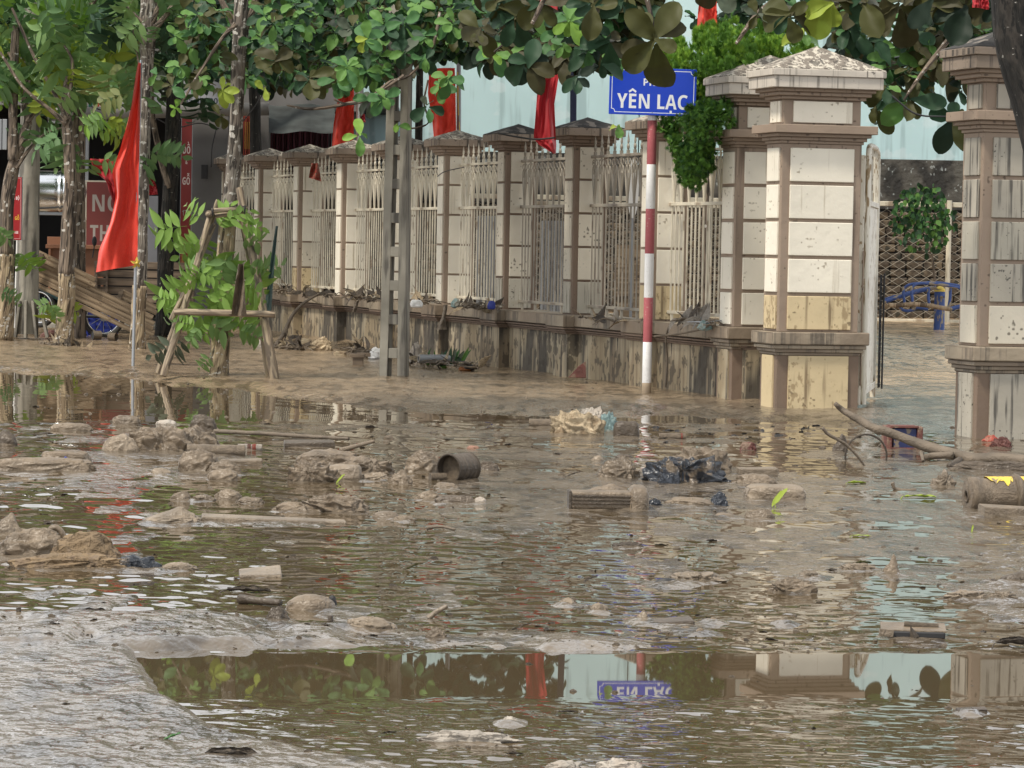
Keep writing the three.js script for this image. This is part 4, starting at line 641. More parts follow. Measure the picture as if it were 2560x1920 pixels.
/* street trees on the left with drooping compound leaves */
function leftTree(label, d, trunk, base, limbs, sprays, seed, cats) {
  const t = thing('street_tree', label, 'tree'), r = rng(seed), F = Foliage(t, 120);
  trunkOf(t, 'trunk', trunk, d, cats.bark ?? M.barkBrown, seed); if (base) trunkOf(t, 'trunk_base', base, d, M.barkMuddy, seed + 3, 0.12);
  for (const l of limbs) twig(t, l, d - 0.05);
  for (const [x0, x1, y0, y1, n, size, kinds] of sprays) for (let i = 0; i < n; i++) F.spray(x0 + r() * (x1 - x0), y0 + r() * (y1 - y0), d - 0.35 + r() * 1.7, size * (0.75 + 0.5 * r()), kinds[Math.floor(r() * kinds.length)], cmp[Math.floor(r() * 3)], r, Math.PI + (r() - 0.5) * 2.6, { tip: 0.3 });
  F.done(); return t;
}
leftTree('leaning brown trunk at the left edge with a bent upper limb', 37.6, [[17, 640, 19], [18, 520, 17.5], [30, 430, 17], [52, 360, 14], [70, 305, 11], [62, 262, 9], [70, 200, 7]], [[8, 850, 27], [14, 740, 22], [17, 635, 19.5]],
  [[[70, 305, 8], [88, 265, 6], [60, 200, 4], [20, 130, 3]], [[40, 420, 6], [80, 365, 4], [120, 330, 3], [160, 318, 2]], [[34, 400, 14], [33, 300, 12], [35, 190, 12], [40, 60, 10]]],
  [[-40, 120, -60, 60, 22, 75, ['young', 'leafy', 'bright']], [-40, 140, 40, 160, 26, 75, ['young', 'leafy', 'oldLeaf', 'lime']], [-20, 110, 150, 235, 16, 70, ['young', 'leafy', 'bright']], [40, 150, 290, 325, 7, 52, ['young', 'leafy', 'lime']], [-20, 40, 540, 570, 5, 70, ['young', 'leafy']], [40, 62, 620, 636, 4, 55, ['young', 'bright']], [-10, 20, 715, 735, 3, 45, ['leafy', 'young']]], 301, {});
leftTree('mud coated trunk in front of the slatted panel, second from the left', 36.5, [[166, 690, 19.5], [172, 560, 18], [176, 450, 16], [172, 360, 15], [167, 300, 14], [163, 262, 11], [166, 190, 5]], [[161, 862, 27], [162, 800, 23], [166, 740, 21], [167, 684, 20]],
  [[[166, 310, 8], [120, 270, 5], [60, 220, 4], [0, 130, 3.5]], [[168, 300, 7], [140, 240, 5], [90, 150, 4], [30, 20, 3.5]], [[170, 270, 6], [180, 150, 4], [150, 100, 3]]],
  [[100, 260, -60, 70, 24, 80, ['young', 'leafy', 'bright']], [110, 290, 60, 180, 30, 80, ['young', 'oldLeaf', 'leafy', 'lime']], [110, 270, 170, 235, 15, 72, ['young', 'leafy', 'lime']], [150, 176, 318, 350, 4, 66, ['leafy']], [200, 250, 370, 400, 4, 70, ['leafy', 'young']], [110, 160, 745, 780, 6, 45, ['bright', 'lime', 'young']]], 302, {});
leftTree('dark straight trunk just behind the mud coated one', 38.8, [[200, 850, 15], [200, 600, 14], [199, 420, 14], [197, 250, 16], [200, 120, 21], [203, 20, 24], [205, -100, 20]], null, [[[205, 40, 12], [235, 0, 7], [260, -60, 6]], [[195, 60, 9], [165, 0, 6], [150, -60, 5]], [[210, 200, 5], [260, 150, 4], [300, 60, 3]]],
  [[180, 330, -70, 60, 26, 85, ['young', 'leafy', 'leafy']], [230, 340, 40, 170, 24, 85, ['young', 'oldLeaf', 'leafy', 'lime']], [250, 310, 150, 230, 8, 75, ['oldLeaf', 'young']]], 303, {});
leftTree('blotched trunk right behind the tall red flag', 35.3, [[350, 720, 17], [355, 520, 16], [360, 320, 17], [366, 160, 18], [370, 60, 23], [374, -90, 17]], [[341, 892, 22], [345, 800, 18], [350, 714, 17.5]], [[[378, 78, 10], [405, 50, 7], [450, -10, 6]], [[372, 70, 9], [395, 20, 7], [420, -50, 5]], [[362, 60, 6], [320, 20, 4], [290, -30, 3]], [[330, 0, 4], [335, 80, 3], [352, 190, 2]]],
  [[270, 350, 110, 240, 12, 75, ['leafy', 'young', 'oldLeaf']], [255, 320, 285, 330, 8, 62, ['bright', 'young', 'lime']], [360, 400, 370, 385, 4, 70, ['young', 'leafy']], [280, 470, -60, 60, 26, 75, ['leafy', 'dark', 'young']], [385, 480, 20, 150, 20, 60, ['dark', 'leafy']]], 304, { bark: M.barkGrey });
leftTree('smooth dark forked trunk between the flag tree and the staked tree', 40, [[408, 845, 22], [413, 700, 20], [420, 560, 19], [428, 430, 20], [432, 330, 19], [434, 180, 17], [436, -60, 15]], null, [[[425, 470, 12], [402, 390, 9], [383, 300, 7], [378, 200, 6]], [[405, 845, 26], [400, 858, 36]]],
  [[400, 520, 40, 240, 24, 75, ['dark', 'shade', 'leafy']]], 305, { bark: M.barkDark });
/* broad leaved tree whose dark trunk leans in at the right edge */
{
  const t = thing('almond_tree', 'broad leaved tree leaning in darkly from the right edge over the gate', 'tree'), r = rng(99), F = Foliage(t, 300);
  trunkOf(t, 'trunk', [[2850, 1190, 46], [2810, 1000, 42], [2720, 740, 41], [2630, 480, 44], [2575, 250, 48], [2545, 120, 52], [2532, 0, 54], [2530, -300, 62]], 19.5, M.barkDark, 4, 0.06);
  twig(t, [[2520, -200, 24], [2300, -160, 16], [2050, -60, 12], [1900, 30, 8], [1840, 110, 4]], 21.5); twig(t, [[2530, -250, 22], [2000, -220, 18], [1600, -140, 14], [1400, -60, 9], [1330, 60, 5]], 22); twig(t, [[2500, -100, 14], [2400, 60, 8], [2300, 190, 5], [2260, 250, 3]], 23); twig(t, [[1340, 60, 4], [1260, 110, 3], [1235, 130, 2.4]], 23.4, M.barkBrown);
  twig(t, [[2230, 240, 2.4], [2290, 285, 2.4], [2370, 292, 2]], 24, M.black); twig(t, [[1600, -60, 8], [1632, 60, 5], [1632, 116, 3.5]], 22);
  const hero = [[1634, 100, 21.6, 116, ['olive', 'brown'], 8, -0.05], [1318, 165, 22.4, 76, ['brown', 'shade', 'dark'], 7, 0.1], [1522, 100, 22.6, 80, ['dark', 'brown', 'shade'], 7], [1500, 160, 22.6, 66, ['dark', 'shade'], 6], [1440, 195, 24, 50, ['shade', 'dark'], 6], [1425, 55, 23, 64, ['mid', 'green', 'bright']], [1405, 110, 23, 56, ['green', 'mid']], [1468, 130, 23, 52, ['green', 'dark']], [1540, 150, 23.5, 50, ['green', 'mid']], [1228, 135, 24, 40, ['bright', 'mid'], 4], [1200, 75, 23.6, 66, ['brown', 'olive', 'dark']], [1290, 50, 23, 80, ['brown', 'olive', 'dark']], [1250, 10, 23, 80, ['olive', 'dark', 'brown']],
    [1350, 10, 22.6, 84, ['brown', 'olive', 'dark']], [1480, 15, 22.4, 84, ['olive', 'dark', 'brown']], [1560, 0, 22.4, 84, ['dark', 'olive']], [1545, 315, 24.5, 40, ['mid', 'lime'], 3],
    [1800, -30, 21.6, 84, ['dusty', 'shade', 'brown'], 5], [1895, 40, 21.4, 70, ['dusty', 'olive', 'brown'], 5], [1975, 40, 21.2, 96, ['olive', 'brown', 'dark'], 7, 0.1], [2010, 90, 21.6, 66, ['mid', 'lime', 'olive'], 4], [2080, 0, 21.2, 96, ['olive', 'brown', 'lime']], [2160, 10, 21.2, 100, ['olive', 'brown', 'dark']], [2250, 10, 21.2, 110, ['brown', 'olive'], 7], [2340, 0, 21.2, 100, ['olive', 'brown', 'shade']], [2410, 10, 21.2, 100, ['brown', 'shade', 'olive']], [2480, 20, 21, 90, ['shade', 'brown']],
    [2130, 90, 26, 60, ['dark', 'green']], [2190, 130, 26.0, 60, ['dark', 'green']], [2150, 170, 26.0, 56, ['green', 'dark']], [2290, 110, 25.8, 66, ['bright', 'mid', 'green']], [2220, 150, 25.8, 56, ['mid', 'bright', 'green']], [2300, 160, 25.8, 52, ['lime', 'mid', 'green']], [2250, 180, 26.0, 60, ['green', 'dark']], [2350, 90, 26.0, 60, ['green', 'dark', 'dusty']], [2400, 60, 26.0, 60, ['dark', 'green']], [2380, 140, 26.0, 54, ['green', 'mid', 'dark']], [2330, 190, 26.0, 60, ['green', 'dark', 'mid']], [2200, 215, 26.0, 66, ['shade', 'dark']], [2420, 110, 26.0, 56, ['mid', 'green']],
    [2275, 255, 25.6, 90, ['green', 'olive', 'dark'], 8, 0.0], [2190, 270, 25.8, 70, ['dark', 'olive'], 6], [2385, 300, 25.6, 76, ['shade', 'dark', 'olive'], 5], [2400, 230, 26.0, 70, ['dark', 'shade'], 4], [2320, 225, 26.0, 54, ['green', 'dark', 'olive'], 5]];
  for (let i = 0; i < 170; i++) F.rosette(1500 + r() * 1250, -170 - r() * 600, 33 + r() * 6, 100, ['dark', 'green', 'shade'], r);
  for (const [x, y, dd, s, k, n, el] of hero) F.rosette(x, y, dd, s, k, r, { n, el: el ?? 0.25, axis: s > 70 ? v3((r() - 0.5) * 0.5, 0.25, 1) : v3((r() - 0.5) * 0.8, 0.55, 1) });
  const low = [[1180, 170], [1260, 190], [1340, 190], [1420, 200], [1480, 190], [1560, 150], [1630, 70], [1680, 10], [1740, -20], [1840, -30], [1960, -10], [2060, 20], [2110, 150], [2160, 230], [2220, 270], [2300, 250], [2350, 210], [2400, 250], [2560, 180]];
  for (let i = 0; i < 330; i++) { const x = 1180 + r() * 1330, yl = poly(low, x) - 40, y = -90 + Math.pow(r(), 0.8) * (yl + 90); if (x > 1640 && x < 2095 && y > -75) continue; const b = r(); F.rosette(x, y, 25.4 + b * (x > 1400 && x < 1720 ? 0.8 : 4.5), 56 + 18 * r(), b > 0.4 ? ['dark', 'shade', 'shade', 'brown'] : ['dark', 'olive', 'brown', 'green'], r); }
  F.done();
}
{ // dark trees standing further back, over the shop roofs
  const t = thing('background_tree', 'dense dark green crown behind the street trees above the shop signs', 'tree'), r = rng(55);
  trunkOf(t, 'trunk', [[640, 860, 16], [640, 400, 15], [630, 0, 12], [628, -200, 8]], 43.4, M.barkDark, 2);
  const F = Foliage(t, 0); for (let i = 0; i < 190; i++) F.rosette(420 + r() * 560, -160 + r() * 300, 38 + r() * 4.5, 52, ['shade', 'dark', 'dark'], r); for (let i = 0; i < 200; i++) F.spray(-60 + r() * 560, -160 + r() * 260, 41 + r() * 2, 80, r() < 0.5 ? 'dark' : 'green', cmp[i % 3], r, Math.PI + (r() - 0.5) * 3); F.done();
}
{ // dark broad leaved crowns further back, between the street tree and the pale blue building
  const t = thing('background_tree', 'dark broad leaved crown behind the flags, shading the pale blue building', 'tree'), r = rng(56);
  trunkOf(t, 'trunk', [[1046, 820, 11], [1046, 400, 10], [1052, 100, 8], [1060, -150, 6]], 39.5, M.barkDark, 6);
  const F = Foliage(t, 0); for (let i = 0; i < 300; i++) { const x = 560 + r() * 860, yl = poly([[560, 150], [900, 165], [1000, 175], [1050, 140], [1200, 150], [1330, 160], [1420, 140]], x); F.rosette(x, -160 + Math.pow(r(), 0.8) * (yl + 130), 33 + r() * 8, 46, ['shade', 'dark', 'dark', 'brown'], r); } for (let i = 0; i < 70; i++) F.rosette(1640 + r() * 480, -100 + r() * 150, 31.5 + r() * 2.5, 44, ['dark', 'green', 'shade'], r); for (let i = 0; i < 240; i++) F.rosette(680 + r() * 860, -120 - r() * 900, 31 + r() * 9, 100, ['shade', 'dark', 'green'], r); F.done();
}
{ // clipped conifer
  const t = thing('conifer', 'bright green feathery conifer growing between the street sign and the gate pillars', 'conifer'), r = rng(41), d = 29.5;
  trunkOf(t, 'trunk', [[1760, 900, 9], [1765, 500, 8], [1790, 250, 7], [1830, 120, 5]], d + 0.6, M.barkBrown, 1); twig(t, [[1790, 250, 5, 0], [1760, 300, 4.5, -2], [1735, 360, 4, -2.8], [1720, 420, 3, -3]], d); twig(t, [[1785, 260, 5], [1880, 180, 4], [1960, 140, 3]], d + 0.5);
  const sprig = merge(Array.from({ length: 9 }, (_, i) => { const a = (i - 4) * 0.33; return T(leaflet(0.8 - 0.06 * Math.abs(i - 4), 0.13, 0.1), 0, i === 4 ? 0.2 : 0.05 + 0.05 * (4 - Math.abs(i - 4)), 0, 0, 0, -a); }));
  const kinds = ['yg', 'yg2', 'dk', 'dk2'], mats = [leafMat(0.22, 0.38, 0.045), leafMat(0.13, 0.27, 0.04), leafMat(0.045, 0.12, 0.028), leafMat(0.10, 0.22, 0.035)], lists = mats.map(() => []);
  const clumps = [];   // plumes: photo x, y, half width, half height, depth, kind
  for (let i = 0; i < 230; i++) { const a = r() * 6.28, q = Math.sqrt(r()), x = 1850 + Math.cos(a) * 195 * q, y = 158 + Math.sin(a) * 92 * q; clumps.push([x, y, 11 + 6 * r(), 20 + 12 * r(), 27.6 + 1.3 * (1 - q) * -1 + r() * 0.8 + (y - 60) * -0.002, y < 150 ? 0 : r() < 0.6 ? 0 : 1]); }
  for (let i = 0; i < 60; i++) clumps.push([1690 + r() * 110, 175 + r() * 100, 12 + 6 * r(), 20 + 10 * r(), 27.6 + r() * 0.6, 1]);
  for (let i = 0; i < 85; i++) { const v = Math.pow(r(), 1.2), c = lerp(1790, 1738, sm(0, 0.6, v)), w = lerp(46, 22, sm(0.35, 1, v)); clumps.push([c + (r() * 2 - 1) * w, 268 + v * 190, 9 + 7 * r(), 14 + 12 * r(), 26.0 + 0.7 * r(), 2]); }
  for (let i = 0; i < 75; i++) { const v = Math.pow(r(), 1.15); clumps.push([lerp(1722, 1738, v) + (r() * 2 - 1) * lerp(72, 30, v), 300 + v * 150, 9 + 7 * r(), 14 + 12 * r(), 26.75 + 0.25 * r(), 2]); }
  for (let i = 0; i < 16; i++) clumps.push([1710 + r() * 60, 268 + r() * 50, 8 + 5 * r(), 14 + 8 * r(), 26.2 + r() * 0.3, 2]);
  for (const [x, y, rw, rh, dd, kind] of clumps) { const hi = r(), n = kind === 2 ? 26 : 44; for (let i = 0; i < n; i++) {
    const dir = v3(r() - 0.5, r() - 0.5, r() - 0.5).normalize(), t = 0.4 + 0.6 * r(), s0 = S(dd), p = D(x, y, dd).add(v3(dir.x * rw / s0 * t, dir.y * rh / s0 * t, dir.z * rw / s0 * t));
    const dn = v3(dir.x * 0.7, kind === 2 ? dir.y * 0.8 + 0.1 : 0.9 + dir.y * 0.4, dir.z * 0.7 + 0.15).normalize(), q = new THREE.Quaternion().setFromUnitVectors(up0, dn).multiply(new THREE.Quaternion().setFromAxisAngle(up0, r() * 6.28));
    const k = kind === 2 ? (r() < 0.3 ? 2 : r() < 0.7 ? 3 : 1) : kind === 1 ? (r() < 0.5 ? 3 : 1) : (hi < 0.65 ? (r() < 0.65 ? 0 : 1) : (r() < 0.6 ? 1 : 3)); lists[k].push(new THREE.Matrix4().compose(p, q, v3(1, 1, 1).multiplyScalar((9 + 8 * r()) / s0))); } }
  lists.forEach((l, k) => { const im = new THREE.InstancedMesh(sprig, mats[k], l.length); l.forEach((m, i) => im.setMatrixAt(i, m)); im.name = 'crown'; im.userData.kind = 'stuff'; im.castShadow = im.receiveShadow = true; t.add(im); });
}
{ // plant hanging on the chain link
  const t = thing('climbing_plant', 'dark green leafy climber spilling over the chain link fence', 'plant'), r = rng(8), F = Foliage(t, 260), g = leaflet(1, 0.8, 0.2);
  twig(t, [[2345, 800, 3], [2330, 640, 3], [2310, 540, 3], [2300, 470, 2]], 42.1); twig(t, [[2310, 560, 2.4], [2350, 540, 2], [2390, 535, 1.6]], 42.1);
  for (let i = 0; i < 430; i++) { const a = r() * 6.28, q = Math.pow(r(), 0.6), x = 2310 + Math.cos(a) * 82 * q, y = 545 + Math.sin(a) * 92 * q; if (y > 575 && r() < 0.55) continue; if (y < 520 && x > 2360) continue; const c = D(x, y, 41.9 - 0.35 * r()); F.leaf(g, r() < 0.4 ? LM.green : r() < 0.6 ? LM.dark : LM.mid, c, new THREE.Quaternion().setFromEuler(new THREE.Euler(-0.6 + r(), (r() - 0.5) * 2, Math.PI + (r() - 0.5) * 2.6)), (11 + 8 * r()) / S(42)); }
  F.done();
}
/* ---------- street sign, concrete pole, flags, gate ---------- */
{
  const d = 26.9, t = thing('street_sign', 'blue street name plate with white letters on a red and white banded pole', 'street sign'), C = (y) => D(1616 + (983 - y) * 0.0215, y, d);
  const bands = [[986, 957, 'poleMud'], [957, 855, 'poleWhite'], [855, 744, 'poleRed'], [744, 634, 'poleWhite'], [634, 522, 'poleRed'], [522, 411, 'poleWhite'], [411, 301, 'poleRed'], [301, 180, 'poleWhite']];
  for (const [a, b, m] of bands) mesh('pole_band', tube([C(a + (a === 986 ? 14 : 0)), C(b)], [0.0365], { rs: 20, seg: 2, cap: true }), M[m], t);
  mesh('bracket', merge([plate(1625, 180, 1644, 186, d - 0.036, 0.02), plate(1625, 262, 1644, 268, d - 0.036, 0.02)]), M.galv, t);
  const c = D(1632, 229.5, d - 0.062), w = 217 / S(d), h = 117 / S(d);
  const p = mesh('name_plate', faceUV(box(w, h, 0.012, 0.003)), mat({ roughness: 0.35, map: signTex(1024, 560, (g, W_, H_) => {
    g.fillStyle = '#0a3fc4'; g.fillRect(0, 0, W_, H_); g.strokeStyle = '#e9edf2'; g.lineWidth = 8; const m = 30, n = 40; g.beginPath();
    g.moveTo(m + n, m); g.lineTo(W_ - m - n, m); g.quadraticCurveTo(W_ - m - n, m + n, W_ - m, m + n); g.lineTo(W_ - m, H_ - m - n); g.quadraticCurveTo(W_ - m - n, H_ - m - n, W_ - m - n, H_ - m); g.lineTo(m + n, H_ - m); g.quadraticCurveTo(m + n, H_ - m - n, m, H_ - m - n); g.lineTo(m, m + n); g.quadraticCurveTo(m + n, m + n, m + n, m); g.stroke();
    put(g, 'PHO^|', W_ * 0.5, H_ * 0.375, 118, '#eceff2'); put(g, 'YE^N LA_C', W_ * 0.50, H_ * 0.86, 240, '#eceff2', 'bold', 0.87);
    const q = rng(4); for (let i = 0; i < 90; i++) { g.globalAlpha = 0.10 + 0.25 * q(); g.fillStyle = q() < 0.5 ? '#b8b4a6' : '#1b2a55'; const x = q() * W_, y = q() * H_; g.fillRect(x, y, 2 + q() * 26 * (q() < 0.2 ? 1 : 0.1), 1 + q() * 3); } g.globalAlpha = 1;
    for (const [x, y] of [[0.5, 0.08], [0.5, 0.94]]) { g.fillStyle = '#8f9297'; g.beginPath(); g.arc(W_ * x, H_ * y, 7, 0, 6.3); g.fill(); }
  }) }), t);
  p.position.copy(c); p.rotation.z = -0.012; p.rotation.y = 0.05;
}
{ // pierced concrete electricity pole, square, turned a little
  const d = 29.4, f = D(986, 958, d), t = thing('concrete_pole', 'square pierced concrete electricity pole standing in mud before the fence', 'utility pole', v3(f.x, 0, f.z), -0.22), H = 4.1, lean = 0.004;
  for (const [s, w] of [[-1, 0.076], [1, 0.070]]) { const q = mesh('leg', box(w, H, 0.15, 0.008), M.concrete, t); q.position.set(s * 0.064, H / 2 - 0.12, 0); q.rotation.z = lean * s * 2 - 0.002; }
  for (let y = 0.24, i = 0; y < 4; y += 0.292, i++) { const q = mesh('tie', box(0.08, 0.088, 0.146, 0.006), M.concrete, t); q.position.set(0, y, 0); }
}
function flagCloth(rows, d, folds, nu = 24, nv = 40) { // rows: [y at pole, x pole, x free edge, y free edge]
  return sheet(nu, nv, (u, v) => { const f = v * (rows.length - 1), i = Math.min(rows.length - 2, Math.floor(f)), t = f - i, a = rows[i].map((q, k) => lerp(q, rows[i + 1][k], t)); const p = D(lerp(a[1], a[2], u), lerp(a[0], a[3], u), d); p.z += folds * (0.25 + u) * (Math.sin(u * 8 + v * 3.2) + 0.55 * Math.sin(u * 15 - v * 6 + 1) + 0.8 * N3(u * 4 + 3, v * 5)) + 0.035 * N3(u * 9, v * 11) + 0.012 * Math.sin(v * 60) * sm(0.12, 0, u); return p; });
}
{
  const d = 30.6, t = thing('flag', 'tall red flag hanging on a slim grey pole in front of the left trees', 'flag');
  mesh('cloth', flagCloth([[157, 353, 350, 158], [200, 352, 343, 205], [250, 351, 333, 262], [310, 350, 318, 322], [360, 349, 303, 372], [420, 348, 280, 430], [480, 347, 285, 490], [540, 346, 270, 560], [600, 345, 244, 625], [662, 344, 236, 681]], d, 0.085), M.flag, t);
  mesh('pole', tube([D(332, 930, d + 0.02), D(353, 150, d + 0.02)], [0.0145, 0.011], { rs: 10, seg: 6 }), M.pipe, t);
  const k = D(342, 658, d - 0.02), bow = []; for (let i = 0; i < 5; i++) bow.push(T(leaflet(0.06, 0.028, 0.3), k.x, k.y, k.z, 0.3, 0.2 * i, i * 1.25)); mesh('yellow_tie', merge([...bow, T(new THREE.SphereGeometry(0.014, 8, 6), k.x, k.y, k.z)]), M.yellow, t);
  tag(mesh('flag', merge([flagCloth([[398, 292, 228, 397], [440, 294, 236, 425], [480, 294, 262, 452], [540, 294, 282, 500]], 40.5, 0.06), flagCloth([[436, 372, 381, 436], [462, 372, 390, 462], [488, 372, 394, 486]], 40.6, 0.02)]), M.flagDark), 'dark red flag billowing behind the tall red flag in the shop front', 'flag');
  const f2 = thing('flag', 'red flag hanging above the second fence cap left of the concrete pole', 'flag'); mesh('cloth', flagCloth([[150, 884, 852, 150], [230, 885, 848, 236], [300, 885, 833, 310], [372, 884, 828, 376]], 41.5, 0.05), M.flag, f2); mesh('pole', tube([D(892, 640, 41.55), D(896, 60, 41.55)], [0.02], { rs: 8, seg: 3 }), M.white, f2);
  tag(mesh('flag', flagCloth([[285, 898, 912, 285], [305, 898, 914, 306]], 43, 0.02), M.flagDark), 'small red flag scrap right of the white flag pole', 'flag');
  const f3 = thing('flag', 'red flag with orange edge above the fence cap right of the concrete pole', 'flag'); mesh('cloth', flagCloth([[170, 1137, 1074, 170], [230, 1139, 1070, 235], [290, 1140, 1080, 300], [360, 1141, 1086, 362]], 38, 0.06), M.flag, f3);
  mesh('pole', tube([D(1147, 700, 38.1), D(1147, 40, 38.1)], [0.027], { rs: 10, seg: 3 }), M.galv, f3); mesh('yellow_cord', tube([D(1150, 335, 38.02), D(1146, 280, 38.02), D(1144, 180, 38.02)], [0.005], { rs: 5, seg: 8 }), M.yellow, f3);
  const f4 = thing('flag', 'long dark red flag hanging limp above the pier, tied with a black cord', 'flag');
  mesh('cloth', flagCloth([[-60, 1350, 1392, -60], [100, 1350, 1396, 100], [180, 1346, 1400, 170], [260, 1341, 1386, 260], [345, 1334, 1390, 345], [360, 1345, 1391, 362], [384, 1382, 1390, 384]], 29, 0.05), M.flagDark, f4);
  mesh('cord', tube([D(1246, 333, 28.9), D(1280, 340, 28.9), D(1340, 348, 28.85), D(1388, 344, 28.85)], [0.008], { rs: 5, seg: 14 }), M.black, f4);
  const f5 = thing('flag', 'red flag showing above the bright conifer at the top', 'flag'); mesh('cloth', flagCloth([[-120, 1790, 1752, -120], [0, 1791, 1748, 0], [78, 1793, 1743, 82]], 31.5, 0.05), M.flag, f5);
  const f6 = thing('flag', 'red flag glimpsed through the leaves above the left fence piers', 'flag'); mesh('cloth', flagCloth([[-90, 880, 826, -90], [0, 880, 822, 0], [115, 882, 815, 120]], 34.5, 0.05), M.flag, f6);
  const f7 = thing('flag', 'red flag corner at the top right beside the leaning dark trunk', 'flag'); mesh('cloth', flagCloth([[-90, 2476, 2436, -90], [24, 2472, 2432, 18]], 20, 0.02), M.flagDark, f7);
  const bp = thing('lamp_post', 'dark blue post rising behind the fence pier near the street sign', 'post'); mesh('shaft', tube([D(1432, 700, 37), D(1434, 30, 37)], [0.036], { rs: 14, seg: 3 }), M.navy, bp); mesh('collar', tube([D(1433, 400, 37), D(1433, 385, 37)], [0.045], { rs: 14, seg: 1 }), M.navy, bp); bp.name = 'blue_post';
}
{ // iron gate leaf folded back beside the pillar
  const a = D(2165, 700, 25.2), dir = v3(Math.sin(0.155), 0, -Math.cos(0.155)), L = 1.35, t = thing('iron_gate', 'white painted iron gate leaf swung open beside the left gate pillar', 'gate', v3(a.x, 0, a.z), -0.155 );
  // local -z runs along the leaf
  const y0 = 0.06, y1 = 1.97;
  mesh('frame', merge([tube([v3(0, y0, 0), v3(0, y1 - 0.06, 0), v3(0, y1 - 0.02, -0.03), v3(0, y1, -0.09), v3(0, y1, -L + 0.09), v3(0, y1 - 0.02, -L + 0.03), v3(0, y1 - 0.06, -L), v3(0, y0, -L)], [0.022], { rs: 8, seg: 60 }), T(box(0.04, 0.05, L), 0, y0 + 0.1, -L / 2), T(box(0.04, 0.04, L), 0, 1.55, -L / 2)]), M.gate, t);
  mesh('sheet', T(box(0.012, 1.36, L - 0.04), 0, 0.85, -L / 2), M.gate, t);
  for (let i = 0; i < 9; i++) mesh('bar', T(box(0.016, 0.40, 0.016, 0), 0, 1.76, -0.12 - i * 0.14), M.gate, t);
  for (const y of [0.42, 0.95, 1.5]) mesh('hinge', merge([T(new THREE.CylinderGeometry(0.018, 0.018, 0.12, 10), -0.03, y, 0.03), T(box(0.05, 0.05, 0.02), -0.03, y + 0.02, 0.03)]), M.gate, t);
  mesh('hinge_post', T(box(0.07, 1.85, 0.06, 0.006), -0.055, 0.98, 0.02), M.gate, t);
  mesh('bolt_rod', tube([v3(-0.02, 0.2, 0.06), v3(-0.02, 1.2, 0.06)], [0.007], { rs: 6, seg: 2 }), M.trim, t);
  const g2 = thing('wire_panel', 'narrow black wire mesh panel standing just behind the open white gate', 'wire panel'), bars = [];
  const e = D(2200, 970, 26.4); for (let i = 0; i < 5; i++) bars.push(T(box(0.006, 0.88, 0.006, 0), e.x - 0.018 + i * 0.009, e.y + 0.44, e.z - i * 0.05)); for (let i = 0; i < 24; i++) bars.push(T(box(0.048, 0.006, 0.006, 0), e.x, e.y + 0.03 + i * 0.036, e.z - 0.1, 0, 1.2)); mesh('mesh', merge(bars), M.black, g2).userData.kind = 'stuff'; mesh('edge_post', T(box(0.014, 0.9, 0.02), e.x + 0.024, e.y + 0.44, e.z - 0.1), M.black, g2);
}
{ // loose cables
  const cable = (label, pts, r = 0.008, m = M.black) => tag(mesh('cable', tube(pts.map((q) => D(...q)), [r], { rs: 5, seg: pts.length * 8 }), m), label, 'cable');
  cable('black cables sagging in front of the grey shop wall', [[390, 296, 42.5], [440, 318, 42.5], [500, 308, 42.5], [548, 322, 42.5]]); cable('black cable drooping from the awning past the grey trunk', [[600, 312, 41], [640, 262, 41], [672, 205, 41], [690, 150, 41]]);
  cable('thin black cable looping under the pale phone number sign', [[228, 266, 43], [262, 276, 43], [290, 262, 43], [330, 276, 43]]); cable('thin black cord hanging on the grey shop wall', [[540, 325, 43.6], [530, 370, 43.6], [528, 418, 43.6]]);
  cable('thin wire strung from a railing to the fence pier', [[1094, 441, 33.4], [1110, 430, 33.6], [1160, 418, 33.2]], 0.005);
  cable('white plastic pipe bent over the ledge and along the wall right of the sign pole', [[1636, 841, 27.2], [1700, 834, 26.7], [1760, 820, 26.4], [1782, 806, 26.3]], 0.009, M.drift); cable('white plastic pipe looping down the stained wall', [[1716, 790, 27.3], [1690, 802, 27.2], [1670, 822, 27.1], [1665, 845, 27.1], [1668, 900, 27.1], [1664, 968, 27.05]], 0.009, M.drift);
  const st = thing('dead_vine', 'long bare vine bending down from the fence ledge into the mud', 'vine'); mesh('stem', tube([[820, 729, 36.9], [786, 741, 36.7], [755, 762, 36.6], [730, 790, 36.5], [716, 820, 36.5], [703, 845, 36.4], [690, 865, 36.4]].map((q) => D(...q)), [0.010, 0.016, 0.02, 0.024, 0.03], { rs: 7, seg: 30, rough: 0.1 }), M.drift, st); mesh('shoot', tube([[716, 820, 36.5], [715, 845, 36.45], [708, 872, 36.4]].map((q) => D(...q)), [0.02, 0.014], { rs: 6, seg: 8 }), M.drift, st);
}
